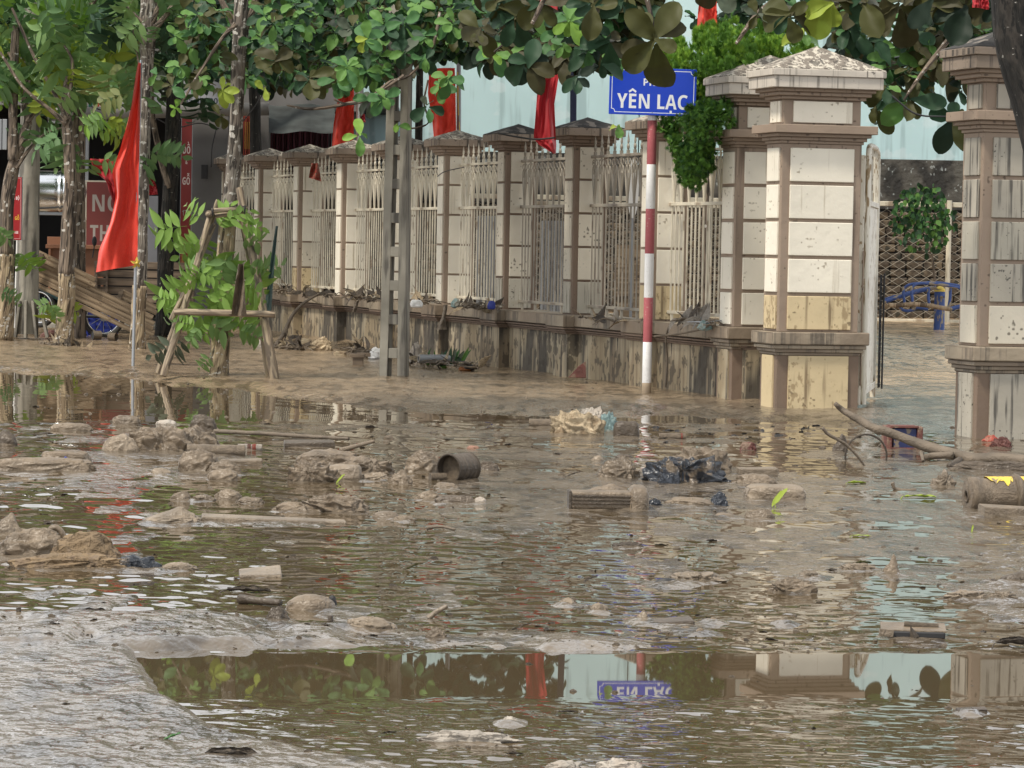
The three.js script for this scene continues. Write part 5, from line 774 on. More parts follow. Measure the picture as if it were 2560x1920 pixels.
{ // rag caught on the second railing, flotsam left along the ledge
  const red = sheet(8, 12, (u, v) => { const q = D(783 + 15 * (u - 0.5) * (0.5 + v) + 9 * u, 408 + 36 * v + 10 * u * v, 38.3); q.z += 0.03 * Math.sin(u * 9 + v * 4); return q; });
  tag(mesh('red_rag', red, M.redScrap), 'small red rag caught on the railing spikes', 'rag');
  const r = rng(61);
  const tangle = (label, x0, x1, y0, y1, d0, d1, n, m = [M.drift, M.mudPale, M.netBag, M.mudDark]) => { const t = thing('flotsam', label, 'flotsam'), g = [[], [], [], []]; for (let i = 0; i < n; i++) { const u = r(), p = D(lerp(x0, x1, u) + (r() - 0.5) * 6, lerp(y0, y1, u) - r() * 9 + 2, lerp(d0, d1, u) + (r() - 0.5) * 0.1), L = 0.05 + 0.16 * r(), a = r() * 6.28; const k = Math.floor(r() * 4); if (k < 2) g[k].push(tube([p, p.clone().add(v3(Math.cos(a) * L * 0.5, 0.03 * r(), Math.sin(a) * L * 0.5)), p.clone().add(v3(Math.cos(a) * L, (r() - 0.6) * 0.06, Math.sin(a) * L))], [0.006 + 0.006 * r(), 0.004], { rs: 5, seg: 5 })); else g[k].push(T(leaflet(L * 0.8, L * 0.4, 0.6), p.x, p.y, p.z, -1.4 + r(), a, r() * 2)); } g.forEach((q, i) => { if (q.length) mesh(['twigs', 'straw', 'scraps', 'dead_leaves'][i], merge(q), m[i], t).userData.kind = 'stuff'; }); return t; };
  tangle('tangle of twigs and straw on the ledge at the far railing', 684, 726, 734, 734, 38.8, 38.2, 33); tangle('low tangle of straw on the ledge left of the concrete pole', 740, 850, 738, 743, 37.8, 36.4, 33); tangle('dense heap of twigs on the ledge just left of the concrete pole', 855, 955, 744, 750, 36.2, 34.6, 71); tangle('twigs and straw on the ledge right of the concrete pole', 1020, 1088, 756, 760, 34.2, 33.4, 33);
  tangle('straw and leaves on the ledge around the pale bag', 1125, 1250, 766, 772, 32.9, 31.6, 60); tangle('torn plastic and wire heaped on the ledge beside the gate pillar', 1690, 1795, 800, 815, 27.0, 26.2, 38, [M.drift, M.galv, M.foam, M.deadLeaf]);
  tangle('thin scatter of straw on the ledge below the sign', 1430, 1600, 795, 812, 29.6, 28.0, 22); tangle('twigs and litter heaped at the wall foot left of the concrete pole', 690, 760, 868, 872, 36.5, 35.8, 90); tangle('litter and leaves at the wall foot beside the concrete pole', 870, 955, 878, 884, 34.8, 33.6, 90); tangle('litter of twigs lying at the foot of the fence in the middle', 1020, 1200, 905, 918, 32.0, 30.6, 80);
  tangle('weeds and roots round the foot of the mud coated tree', 110, 225, 862, 880, 36.2, 35.9, 60); tangle('weeds and roots in the mud at the foot of the flag tree', 270, 420, 895, 912, 34.8, 34.4, 60);
}
let crumbs;
/* ---------- rubbish lying in the mud and water ---------- */
function lumpG(w, h, dp, o = {}) {
  const { seed = 1, fold = 0.12, fx = 2.2, fy = 5, rot = 0, rough = 0.22, detail = Math.min(26, Math.round(9 + w * 42)), square = 0, sink = 0.22, peak = 0 } = o;
  const ta = o.tie ?? seed * 2.4, tv = v3(Math.cos(ta) * 0.9, 0.55, Math.abs(Math.sin(ta)) * 0.7).normalize(), tx = tv.x, ty = tv.y, tz = tv.z, e1 = v3(-tz, 0, tx).normalize(), e2 = tv.clone().cross(e1), nf = o.nf ?? 3 + Math.floor(seed * 1.7) % 4;
  const g = new THREE.IcosahedronGeometry(1, detail); for (const k of ['normal', 'uv']) g.deleteAttribute(k); const m = mergeVertices(g, 1e-4), p = m.attributes.position, c = Math.cos(rot), s = Math.sin(rot), lo = 1 - sink;
  for (let i = 0; i < p.count; i++) {
    let x = p.getX(i), y = p.getY(i), z = p.getZ(i);
    if (square) { const q = Math.pow(Math.pow(Math.abs(x), 2 + square) + Math.pow(Math.abs(y), 2 + square) + Math.pow(Math.abs(z), 2 + square), -1 / (2 + square)); x *= q; y *= q; z *= q; }
    const u = x * c + z * s, v = -x * s + z * c, n = fbm(x * 1.5 + seed, y * 1.5, z * 1.5 + seed * 2, 3);
    const wv = 0.9 * N3(x * 1.1 + seed, y * 1.1, z * 1.1), c1 = N3(u * fx * 0.8 + wv + seed * 3, y * fx * 0.7 + wv, v * fy * 0.75 + seed), c2 = N3(u * fx * 1.7 + seed, y * fx * 1.5, v * fy * 1.6 + seed * 5 + wv * 2);
    const td = x * tx + y * ty + z * tz, ph = Math.atan2(x * e2.x + y * e2.y + z * e2.z, x * e1.x + y * e1.y + z * e1.z), rip = Math.sin(ph * nf + 1.2 * N3(x * 1.6 + seed, y * 1.6, z * 1.6) + td * 1.2), wav = Math.sin(v * fy * 1.5 + 2.2 * N3(u * fx * 0.5 + seed, y * 0.9, v * 0.8 + seed) + seed);
    const k = 1 + fold * 0.75 * sm(-0.75, 0.6, td) * (0.6 - Math.pow(Math.abs(rip), 0.75)) + fold * 0.50 * (0.6 - Math.pow(Math.abs(wav), 0.75)) + rough * n * 1.5 - fold * 0.25 * Math.exp(-c1 * c1 * 30) - fold * 0.10 * Math.exp(-c2 * c2 * 30);
    let Y = y * k; Y = Y > 0 ? Y * (1 + peak * Math.exp(-((x - 0.3) ** 2 + z * z) * 5)) : Y * 0.35;
    p.setXYZ(i, x * k * w / 2, Y * h * 0.98 - sink * h * 0.05, z * k * dp / 2);
  }
  m.computeVertexNormals(); return boxUV(m, seed, seed * 2);
}
const spot = (x0, x1, y0, y1, deep = 0.75) => { const p = W((x0 + x1) / 2, y1, 0.0), s = S(-p.z), w = (x1 - x0) / s, h = (y1 - y0) / s, dp = Math.min(w, 0.5) * deep; p.z -= dp * 0.42; return { p, s, w, h, dp }; };
const heap = (q, h = 0.022, k = 0.68) => MOUNDS.push({ x: q.p.x, z: q.p.z, rx: Math.max(0.07, q.w * k), rz: Math.max(0.12, q.dp * 0.8 + q.w * 0.25), h });
let seedN = 3;
function lump(name, label, cat, x0, x1, y0, y1, m, o = {}) {
  const q = spot(x0, x1, y0, y1, o.deep); seedN += 1.37; const g = lumpG(q.w * 1.02, q.h * (o.square > 2 ? 1 : 0.86), q.dp, { seed: o.seed ?? seedN, ...o }); const b = mesh(name, g, m); b.position.copy(q.p); b.rotation.y = o.turn ?? 0; tag(b, label, cat, o.group); if (o.mound !== 0) heap(q, o.mound ?? 0.016); return b;
}
function stick(name, label, cat, pts, rad, m, o = {}) { // pts: photo x, y, height above the water
  const P = pts.map(([x, y, h = 0.01]) => { const b = W(x, y + 0, 0); if (!h) return b; const r = W(x, o.base ?? y + h * S(-b.z), 0); return D(x, y, -r.z); });
  return tag(mesh(name, tube(P, rad, { rs: 8, seg: pts.length * 7, rough: o.rough ?? 0.12, seed: pts[0][0] * 0.01 }), m), label, cat, o.group);
}
function plank(name, label, cat, x0, x1, y0, y1, m, o = {}) { const q = spot(x0, x1, y0, y1, 0.5), th = Math.min(q.h, o.th ?? 0.05), g = box(q.w, th, o.dp ?? 0.12, 0.006), p = g.attributes.position; for (let i = 0; i < p.count; i++) p.setY(i, p.getY(i) + 0.012 * N3(p.getX(i) * 7 + x0, p.getZ(i) * 7)); g.computeVertexNormals(); const b = mesh(name, g, m); b.position.copy(q.p).add(v3(0, th * 0.35, 0)); b.rotation.set(o.tip ?? 0.05, o.turn ?? 0.1, o.tilt ?? 0.03); tag(b, label, cat, o.group); heap(q, 0.014); return b; }
function fallen(label, x0, x1, y0, y1, m, o = {}) { // a curled leaf
  const q = spot(x0, x1, y0, y1, 0.4), t = thing('fallen_leaf', label, 'leaf', q.p, o.turn ?? 0, o.group), L = q.w, H = q.h, c = o.curl ?? 1, sd = x0 * 0.013;
  mesh('blade', sheet(18, 10, (u, v) => { const s = (v - 0.5) * 2, pr = Math.pow(Math.sin(Math.PI * clamp(u * 0.94 + 0.04)), 0.6), wd = L * 0.26; const a = c * (0.9 * s); return v3((u - 0.5) * L, H * (o.rise ? 0.05 + 0.8 * u * Math.min(1, o.rise) : 0.2) + Math.abs(Math.sin(a)) * wd * pr * 0.9 * (H / (L * 0.3)) * (o.rise ? 0.25 : 0.62) * (0.75 + 0.4 * N3(u * 4 + sd, v * 3)) + 0.05 * L * N3(u * 7 + sd, v * 5), Math.cos(a) * s * wd * pr); }), m, t);
  mesh('stalk', tube([v3(-L * 0.5, H * 0.25, 0), v3(-L * 0.6, H * 0.2, 0.02), v3(-L * 0.66, 0, 0.03)], [L * 0.012, L * 0.02], { rs: 5, seg: 6 }), m, t); return t;
}
// bags and bundles, far to near
lump('mud_lump', 'smooth rounded mud lump in front of the flag tree', 'lump', 278, 348, 1036, 1064, M.mud, { fold: 0.05, square: 1 });
lump('driftwood', 'flat mud coated piece of wood at the left beyond the bundles', 'driftwood', 124, 228, 1055, 1076, M.mud, { fold: 0.05, deep: 0.4, rough: 0.1, square: 1 });
lump('mud_lump', 'dark conical mud lump cut by the left edge', 'lump', -16, 41, 1074, 1113, M.mudDark, { fold: 0.06 });
lump('cloth_bundle', 'big creased bundle of muddy cloth, long left lobe of the largest pile on the left', 'cloth', 316, 476, 1060, 1131, M.mud, { fold: 0.16, fx: 2.0, fy: 7, rot: 0.5, square: 1.2 });
lump('cloth_bundle', 'deeply wrinkled muddy cloth, right lobe of the largest pile on the left', 'cloth', 425, 552, 1060, 1127, M.mud, { fold: 0.22, fx: 3.5, fy: 5 });
lump('mud_lump', 'round muddy knob topping the largest cloth pile on the left', 'lump', 475, 536, 1034, 1076, M.mudDark, { fold: 0.08, square: 1, mound: 0 });
lump('plastic_sheet', 'thin flattened muddy sheet left of the largest cloth pile', 'plastic sheet', 252, 345, 1078, 1133, M.mudPale, { fold: 0.1, rough: 0.1 });
lump('plastic_scrap', 'small pale striped scrap beyond the largest cloth pile', 'plastic scrap', 388, 438, 1046, 1062, M.foam, { fold: 0.1, detail: 8 });
lump('rolled_mat', 'long mud coated roll lying at the left edge', 'roll', -30, 234, 1140, 1180, M.mud, { fold: 0.09, fx: 1.2, fy: 5, deep: 0.35, square: 1.5, rough: 0.08 });
lump('carton', 'torn muddy carton lying on the long roll at the left edge', 'carton', 98, 218, 1128, 1172, M.mud, { fold: 0.1, square: 3, rough: 0.1, mound: 0 });
tag(mesh('bottle_cap', T(new THREE.CylinderGeometry(0.012, 0.012, 0.014, 14), ...D(163, 1147, -W(163, 1175).z).toArray(), 0.4, 0, 0.9), M.bluePlastic), 'tiny blue cap on the torn carton at the left edge', 'cap');
function cylinderLying(name, label, cat, x0, x1, y0, y1, m, turn, o = {}) {
  const q = spot(x0, x1, y0, y1, 0.3), R = q.h / 2 * 1.05, L = (q.w - 2 * R * Math.abs(Math.sin(turn)) * 0.9) / Math.cos(turn), t = thing(name, label, cat, q.p.clone().add(v3(0, R * 0.78, 0)), turn), pr = [];
  const N = 24; for (let i = 0; i <= N; i++) { const u = i / N; let r = R * (1 + (o.ribs ? 0.025 * Math.cos(u * o.ribs * 6.283) : 0)); if (o.neck && u > 1 - o.neck) r = lerp(R, R * 0.35, sm(1 - o.neck, 1 - o.neck * 0.35, u)); pr.push(new THREE.Vector2(r, (u - 0.5) * L)); }
  const b = new THREE.LatheGeometry(pr, 28), p = b.attributes.position; for (let i = 0; i < p.count; i++) { const k = 1 + 0.05 * N3(p.getX(i) * 9, p.getY(i) * 9, p.getZ(i) * 9); p.setX(i, p.getX(i) * k); p.setZ(i, p.getZ(i) * k); } b.computeVertexNormals();
  mesh('body', T(b, 0, 0, 0, 0, 0, -Math.PI / 2), m, t);
  const e = o.neck ? R * 0.35 : R; mesh('end', T(new THREE.CylinderGeometry(e * 0.97, e * 0.97, 0.012, 24), L / 2 - 0.004, 0, 0, 0, 0, Math.PI / 2), o.endM ?? m, t); mesh('end', T(new THREE.CylinderGeometry(R * 0.93, R * 0.93, 0.012, 28), -L / 2 + (o.inset ?? 0.01), 0, 0, 0, 0, Math.PI / 2), o.endM ?? m, t);
  if (o.rim) for (const s of [-1, 1]) mesh('rim', T(new THREE.TorusGeometry(R * 0.98, R * 0.07, 8, 30), s * L / 2, 0, 0, 0, Math.PI / 2, 0), m, t);
  heap({ p: q.p, w: q.w, dp: 0.15 }, 0.014); return [t, R, L];
}
cylinderLying('plastic_bottle', 'mud covered bottle lying just right of the largest cloth pile', 'bottle', 465, 611, 1110, 1140, M.mud, 0.06, { ribs: 3 });
{ const [t, R, L] = cylinderLying('drink_can', 'red and white drink can lying beyond the muddy bottle', 'can', 594, 654, 1109, 1127, M.foam, 0.03, { rim: 1 }); for (const x of [0.18, -0.02]) mesh('print', T(new THREE.CylinderGeometry(R * 1.06, R * 1.06, L * 0.16, 24, 1, true), x * L, 0, 0, 0, 0, Math.PI / 2), x > 0.1 ? M.redScrap : M.rustRed, t); }
lump('stuffed_bag', 'rounded upright muddy bag below the largest cloth pile', 'bag', 446, 542, 1119, 1183, M.mud, { fold: 0.14, fy: 4, square: 1 });
lump('plastic_sheet', 'muddy sheet trailing right from the rounded upright bag', 'plastic sheet', 515, 602, 1146, 1187, M.mud, { fold: 0.16 });
lump('stuffed_bag', 'small wedge shaped muddy bag below the rounded one', 'bag', 520, 592, 1170, 1203, M.mud, { fold: 0.08, square: 1.5 });
lump('mud_lump', 'pair of small low lumps left of the rounded bag', 'lump', 370, 430, 1168, 1188, M.mudPale, { fold: 0.1, detail: 8 });
plank('plank', 'short muddy plank lying right of the rounded upright bag', 'plank', 550, 654, 1146, 1163, M.mud);
stick('pole', 'long thin pole lying flat beyond the bottle and can', 'pole', [[536, 1078, 0.02], [660, 1084, 0.02], [780, 1092, 0.02], [872, 1097, 0.02]], [0.014, 0.010], M.drift);
for (const [a, b, c, e, l] of [[424, 480, 1226, 1254, 'first'], [476, 536, 1233, 1255, 'second'], [535, 602, 1218, 1252, 'third and tallest'], [586, 660, 1241, 1261, 'last']]) lump('mud_lump', l + ' lump from the left in the row of four muddy lumps', 'lump', a, b, c, e, M.mud, { fold: 0.14, detail: 12 });
lump('plastic_scrap', 'low muddy scrap with an upright fin below the row of lumps', 'plastic scrap', 358, 500, 1281, 1310, M.mudPale, { fold: 0.12, peak: 0.7, rough: 0.1 });
plank('driftwood', 'long flat mud ridge of wood running right from the finned scrap', 'driftwood', 498, 862, 1294, 1312, M.mudPale, { dp: 0.10, th: 0.025, tilt: -0.02 });
lump('plastic_scrap', 'pale flap standing up at the left edge above the handled bag', 'plastic scrap', -20, 50, 1298, 1338, M.mudPale, { fold: 0.1, peak: 0.8 });
lump('handled_bag', 'muddy bag with a looped handle lying at the left edge', 'bag', -12, 166, 1322, 1394, M.mud, { fold: 0.13, fx: 1.6, fy: 7, square: 0.8 });
{ const p = spot(122, 170, 1318, 1390); const P = (x, y) => D(x, y, -p.p.z + 0.02); tag(mesh('bag_handle', tube([P(120, 1345), P(128, 1322), P(140, 1319), P(153, 1330), P(163, 1352), P(167, 1372)], [0.012], { rs: 8, seg: 30 }), M.mud), 'thick looped handle rising from the bag at the left edge', 'handle'); }
lump('burlap_sack', 'tan rough burlap sack heaped beside the handled bag', 'sack', 108, 298, 1325, 1398, M.burlap, { fold: 0.12, peak: 0.15, deep: 0.6 });
lump('burlap_skirt', 'spread wrinkled skirt of burlap in front of the tan sack', 'sack', 18, 330, 1380, 1424, M.burlap, { fold: 0.18, fx: 4, fy: 3, deep: 0.4, rough: 0.12, mound: 0.01 });
lump('crumpled_bag', 'dark crumpled plastic at the right end of the burlap', 'plastic bag', 268, 399, 1386, 1425, M.blackBag, { fold: 0.25, fx: 4, fy: 5 });
lump('mud_lump', 'flat lump of mud just right of the dark crumpled plastic', 'lump', 396, 492, 1405, 1427, M.mudPale, { fold: 0.16, rough: 0.15 });
plank('board', 'dark flat board lying beyond the middle bundles', 'board', 708, 834, 1101, 1119, M.mudDark, { dp: 0.14 });
stick('stick', 'mud coated stick sloping out of the water beyond the middle bundles', 'stick', [[850, 1127, 0.01], [892, 1115, 0.05], [936, 1103, 0.10]], [0.016, 0.010], M.mud, { base: 1127 });
lump('stuffed_bag', 'large smooth muddy bag at the back of the middle cluster', 'bag', 738, 896, 1118, 1168, M.mud, { fold: 0.1, fy: 4, square: 0.6 });
lump('straw_bundle', 'fibrous bundle like wet straw at the front left of the middle cluster', 'straw bundle', 716, 838, 1150, 1206, M.mud, { fold: 0.26, fx: 6, fy: 2.5, rot: 0.8, square: 0.8 });
lump('cloth_bundle', 'folded muddy cloth on the right of the middle cluster', 'cloth', 836, 984, 1136, 1188, M.mud, { fold: 0.2, fx: 2, fy: 6, rot: -0.5 });
lump('carton', 'flattened muddy carton at the front of the middle cluster', 'carton', 808, 902, 1163, 1202, M.mudPale, { fold: 0.06, square: 4, rough: 0.08 });
lump('plastic_scrap', 'pale curled scrap at the front of the middle cluster', 'plastic scrap', 898, 972, 1178, 1202, M.mudPale, { fold: 0.2 });
lump('plastic_sheet', 'thin curled sheet between the middle cluster and the bucket', 'plastic sheet', 966, 1030, 1180, 1211, M.mud, { fold: 0.2, peak: 0.3 });
lump('cloth_bundle', 'creased bundle of cloth leaning against the left of the muddy bucket', 'cloth', 1010, 1112, 1120, 1184, M.mud, { fold: 0.18, fx: 2, fy: 6, rot: 0.7 });
{ const [t] = cylinderLying('bucket', 'mud caked round tin bucket lying on its side in the middle', 'bucket', 1093, 1199, 1130, 1200, M.mudDark, -0.75, { ribs: 5, rim: 1, inset: 0.05, endM: M.mud }); t.rotation.y = 0.95; }
{ const q = spot(1068, 1120, 1177, 1201); const b = mesh('wood_block', T(new THREE.CylinderGeometry(q.h * 0.5, q.h * 0.5, q.w * 0.8, 6), 0, q.h * 0.3, 0, Math.PI / 2 * 0, 0.4, Math.PI / 2), M.mud); b.position.copy(q.p); tag(b, 'six sided muddy block in front of the bucket', 'block'); }
lump('mud_lump', 'rough muddy lump just right of the bucket', 'lump', 1190, 1247, 1150, 1180, M.mudDark, { fold: 0.16 });
lump('plastic_scrap', 'small bright red scrap beyond the bucket', 'plastic scrap', 1166, 1199, 1112, 1122, M.redScrap, { fold: 0.1, detail: 8, mound: 0 });
lump('sandal', 'muddy arched sandal strap in front of the bucket', 'sandal', 1081, 1146, 1203, 1223, M.mud, { fold: 0.06 }); lump('sandal', 'muddy sandal toe left of the long slipper', 'sandal', 1036, 1102, 1229, 1252, M.mud, { fold: 0.12, peak: 0.4 }); lump('slipper', 'long muddy slipper with dark open heel in front of the bucket', 'slipper', 1086, 1186, 1237, 1260, M.mudDark, { fold: 0.06, square: 1, deep: 0.4 }); lump('foam_piece', 'white foam piece at the heel of the long slipper', 'foam', 1184, 1215, 1241, 1261, M.foam, { fold: 0.08, square: 1, detail: 8 });
lump('crumpled_bag', 'crumpled muddy plastic bag in the centre below the middle cluster', 'plastic bag', 748, 921, 1230, 1283, M.mud, { fold: 0.26, fx: 2.4, fy: 6, rot: 0.9 });
lump('plastic_sheet', 'low muddy tail of plastic left of the central crumpled bag', 'plastic sheet', 682, 768, 1252, 1279, M.mud, { fold: 0.2 });
lump('mud_lump', 'smooth low mound of mud right of the central crumpled bag', 'lump', 930, 1000, 1274, 1297, M.mud, { fold: 0.03, rough: 0.08 }); lump('plastic_scrap', 'small rippled scrap beside the smooth low mound', 'plastic scrap', 983, 1037, 1287, 1304, M.mud, { fold: 0.2, detail: 10 });
plank('plank', 'pale flat plank awash left of the red reflections', 'plank', 596, 702, 1419, 1441, M.mudPale, { th: 0.02, dp: 0.16 });
stick('stick', 'thin muddy stick lying below the small rippled scrap', 'stick', [[1068, 1320, 0.01], [1100, 1316, 0.02], [1138, 1324, 0.01]], [0.008, 0.005], M.drift);
// heap of bags near the water line
lump('rubbish_bag', 'cream and brown rubbish bag bursting with netting near the water line', 'rubbish bag', 1378, 1510, 1018, 1089, M.netBag, { fold: 0.28, fx: 3, fy: 4, square: 0.5, deep: 0.6 });
lump('rubbish_bag', 'pale torn plastic over the top of the netting bag', 'plastic bag', 1440, 1520, 1013, 1064, M.foam, { fold: 0.3, fx: 2, fy: 5, mound: 0 });
lump('rubbish_bag', 'bluish grey plastic bag at the right end of the netting bag', 'plastic bag', 1494, 1548, 1024, 1086, M.tealBag, { fold: 0.28, fx: 3, fy: 4 });
cylinderLying('plastic_bottle', 'mud coated bottle lying left of the netting bag', 'bottle', 1322, 1398, 1046, 1069, M.mud, -0.05, { ribs: 2 });
lump('plastic_box', 'faceted brown box just right of the netting bag', 'box', 1535, 1598, 1053, 1095, M.mudDark, { fold: 0.02, rough: 0.06, square: 3, detail: 10 });
{ const [t, R, L] = cylinderLying('plastic_tube', 'flat muddy tube with a red end right of the faceted box', 'tube', 1646, 1714, 1082, 1099, M.mud, 0.05); mesh('red_ring', T(new THREE.CylinderGeometry(R * 1.08, R * 1.08, L * 0.06, 20, 1, true), L * 0.36, 0, 0, 0, 0, Math.PI / 2), M.redScrap, t); }
lump('crumpled_can', 'rust brown crumpled tin standing right of the black scraps', 'tin', 1851, 1891, 1101, 1127, M.rustRed, { fold: 0.14, square: 1 });
// black rubbish sack
lump('black_sack', 'shiny black rubbish sack smeared with mud, its neck tied in a knot', 'rubbish sack', 1610, 1826, 1134, 1210, M.blackBag, { fold: 0.30, fx: 1.3, fy: 5, rot: 1.2, detail: 30, square: 0.4, deep: 0.6 });
lump('sack_knot', 'tied neck of the black rubbish sack, muddy twist in front', 'rubbish sack', 1648, 1700, 1142, 1212, M.blackBag, { fold: 0.3, fx: 5, fy: 1.5, mound: 0, seed: 9.1, deep: 0.5 });
lump('net_bag', 'grey brown net bag piled behind the black rubbish sack', 'net bag', 1678, 1830, 1110, 1176, M.mud, { fold: 0.22, fx: 3, fy: 6, mound: 0 });
lump('tarpaulin', 'muddy tarpaulin fold standing left of the black rubbish sack', 'tarpaulin', 1490, 1602, 1146, 1199, M.mud, { fold: 0.2, fx: 1.6, fy: 6, rot: 0.4, peak: 0.2 });
lump('plastic_scrap', 'small pale scrap beyond the tarpaulin fold', 'plastic scrap', 1478, 1512, 1137, 1155, M.mudPale, { fold: 0.15, detail: 8 }); lump('driftwood', 'small dark bark piece beyond the tarpaulin fold', 'driftwood', 1538, 1582, 1133, 1147, M.mudDark, { fold: 0.15, detail: 8 });
{ // ribbed appliance
  const q = spot(1421, 1622, 1228, 1277, 0.5), t = thing('fan_housing', 'long ribbed appliance housing lying mud covered, rounded at its right end', 'appliance', q.p.clone().add(v3(0, 0.01, 0)), 0.05); const L = q.w, H = q.h * 0.92, L1 = L * 0.80;
  mesh('body', T(box(L1, H, 0.13, 0.014), -L / 2 + L1 / 2, H * 0.42, 0), M.mud, t); for (let i = 0; i < 3; i++) mesh('rib', T(box(L1 * 0.95, 0.009, 0.012, 0.002), -L / 2 + L1 / 2 + 0.006, H * (0.28 + 0.2 * i), 0.068), M.mudDark, t);
  mesh('head', T(lumpG(L * 0.27, H * 1.28, 0.18, { fold: 0.03, rough: 0.05, square: 1.4, sink: 0 }), L / 2 - L * 0.13, H * 0.04, 0), M.mud, t); mesh('collar', T(new THREE.TorusGeometry(H * 0.52, 0.010, 8, 24), L / 2 - L * 0.23, H * 0.42, 0, 0, Math.PI / 2, 0), M.mud, t); mesh('end_plate', T(box(0.012, H * 1.04, 0.14, 0.003), -L / 2 + 0.004, H * 0.42, 0), M.mudDark, t); heap(q, 0.014); }
lump('plastic_sheet', 'torn muddy sheet lying behind the ribbed appliance housing', 'plastic sheet', 1462, 1575, 1214, 1242, M.mud, { fold: 0.12, peak: 0.3, mound: 0 });
lump('black_bag', 'small black bag end right of the ribbed appliance housing', 'plastic bag', 1616, 1658, 1244, 1269, M.blackBag, { fold: 0.25 }); lump('plastic_sheet', 'flat muddy sheet stretching right of the ribbed housing', 'plastic sheet', 1660, 1790, 1240, 1268, M.mud, { fold: 0.12, rough: 0.1 }); lump('mesh_bag', 'black mesh bag standing at the right end of the flat sheet', 'net bag', 1775, 1820, 1230, 1267, M.blackBag, { fold: 0.3, fx: 6, fy: 6, peak: 0.3 });
plank('plank', 'grey plank lying right of the black rubbish sack', 'plank', 1846, 1944, 1167, 1187, M.mudPale, { th: 0.04 }); lump('boot', 'mud filled boot lying below the grey plank', 'boot', 1832, 1952, 1181, 1215, M.mud, { fold: 0.14, fx: 3, fy: 4 });
lump('plastic_tray', 'flat muddy tray with slots right of the mesh bag', 'tray', 1866, 2014, 1212, 1250, M.mudPale, { fold: 0.03, rough: 0.08, square: 3 });
lump('shoe', 'muddy rounded shoe below the slotted tray', 'shoe', 1862, 1938, 1274, 1299, M.mud, { fold: 0.05, peak: 0.4, deep: 0.4 }); lump('mud_lump', 'low smooth lump left of the muddy shoe', 'lump', 1785, 1840, 1280, 1294, M.mud, { fold: 0.03, detail: 8 });
// right side
{ const t = thing('tree_branch', 'fallen bare branch sloping across the water at the right', 'branch'), P = (x, y, b) => D(x, y, -W(x, b).z);
  mesh('main_limb', tube([P(2088, 1009, 1130), P(2110, 1028, 1130), P(2142, 1046, 1132), P(2176, 1066, 1135), P(2220, 1080, 1138), P(2271, 1100, 1140), P(2330, 1120, 1146), P(2384, 1134, 1152), P(2430, 1149, 1156), P(2490, 1147, 1160), P(2570, 1152, 1164)], [0.014, 0.019, 0.024, 0.026, 0.028, 0.032, 0.034, 0.036, 0.036], { rs: 10, seg: 70, rough: 0.16, seed: 3 }), M.drift, t);
  mesh('side_limb', tube([P(2300, 1130, 1150), P(2312, 1142, 1150), P(2330, 1140, 1152), P(2384, 1138, 1154)], [0.012, 0.018, 0.022], { rs: 8, seg: 20, rough: 0.15 }), M.drift, t); mesh('side_limb', tube([P(2304, 1134, 1152), P(2308, 1152, 1156)], [0.012, 0.008], { rs: 6, seg: 4 }), M.drift, t); mesh('twig', tube([P(2056, 1070, 1165), P(2070, 1085, 1165), P(2110, 1108, 1165), P(2140, 1136, 1165), P(2161, 1164, 1165)], [0.010, 0.009, 0.006], { rs: 7, seg: 24, rough: 0.1 }), M.drift, t); mesh('root_stub', tube([P(2372, 1166, 1170), P(2400, 1150, 1168)], [0.016, 0.02], { rs: 7, seg: 5 }), M.mudDark, t); }
lump('log', 'dark waterlogged log lying under the fallen branch at the right', 'log', 2384, 2600, 1152, 1180, M.mudDark, { fold: 0.12, fx: 1, fy: 6, deep: 0.3, square: 1 });
{ const p = W(2166, 1152), c = D(2165, 1140, -p.z), s = S(-p.z), w = thing('bicycle_wheel', 'thin bicycle wheel standing half sunk under the fallen branch', 'wheel', c, 0.2); mesh('rim', new THREE.TorusGeometry(54 / s, 0.006, 6, 60), M.mudDark, w); const sp = []; for (let i = 0; i < 14; i++) { const a = i / 14 * Math.PI * 2; sp.push(T(box(0.0016, 54 / s, 0.0016, 0), -Math.sin(a) * 27 / s, Math.cos(a) * 27 / s, 0, 0, 0, a)); } mesh('spokes', merge(sp), M.wire, w).userData.kind = 'stuff'; }
{ const q = spot(2208, 2306, 1063, 1124, 0.5), t = thing('storage_box', 'dark blue box with a red frame half sunk behind the fallen branch', 'box', q.p, 0.12); mesh('blue_panel', T(box(q.w * 0.62, q.h * 0.86, 0.14, 0.01), q.w * 0.02, q.h * 0.46, -0.01), mat({ roughness: 0.5, map: tex(128, 128, (u, v) => mix3([0.012, 0.02, 0.085], [0.18, 0.14, 0.1], sm(0.2, 0.36, tf(u, v, 7, 7, 1, 4))), 0.25) }), t); for (const s of [-1, 1]) mesh('red_side', T(box(q.w * 0.16, q.h, 0.15, 0.012), s * q.w * 0.40, q.h * 0.46, 0), M.rustRed, t); mesh('red_rail', T(box(q.w * 0.7, q.h * 0.08, 0.15, 0.006), 0, q.h * 0.94, 0), M.rustRed, t); mesh('red_rail', T(box(q.w * 0.7, q.h * 0.08, 0.15, 0.006), 0, q.h * 0.05, 0), M.rustRed, t); heap(q, 0.012); }
lump('plastic_scrap', 'dark red plastic scrap at the foot of the right gate pillar', 'plastic scrap', 2456, 2502, 1087, 1108, M.redScrap, { fold: 0.14, peak: 0.2 }); lump('net_bag', 'dark reddish net bag in front of the right gate pillar', 'net bag', 2478, 2532, 1088, 1120, M.rustRed, { fold: 0.24, fx: 5, fy: 5 });
lump('plastic_scrap', 'brown scrap standing on edge left of the bicycle wheel', 'plastic scrap', 2082, 2122, 1098, 1133, M.mudDark, { fold: 0.1, peak: 0.8 });
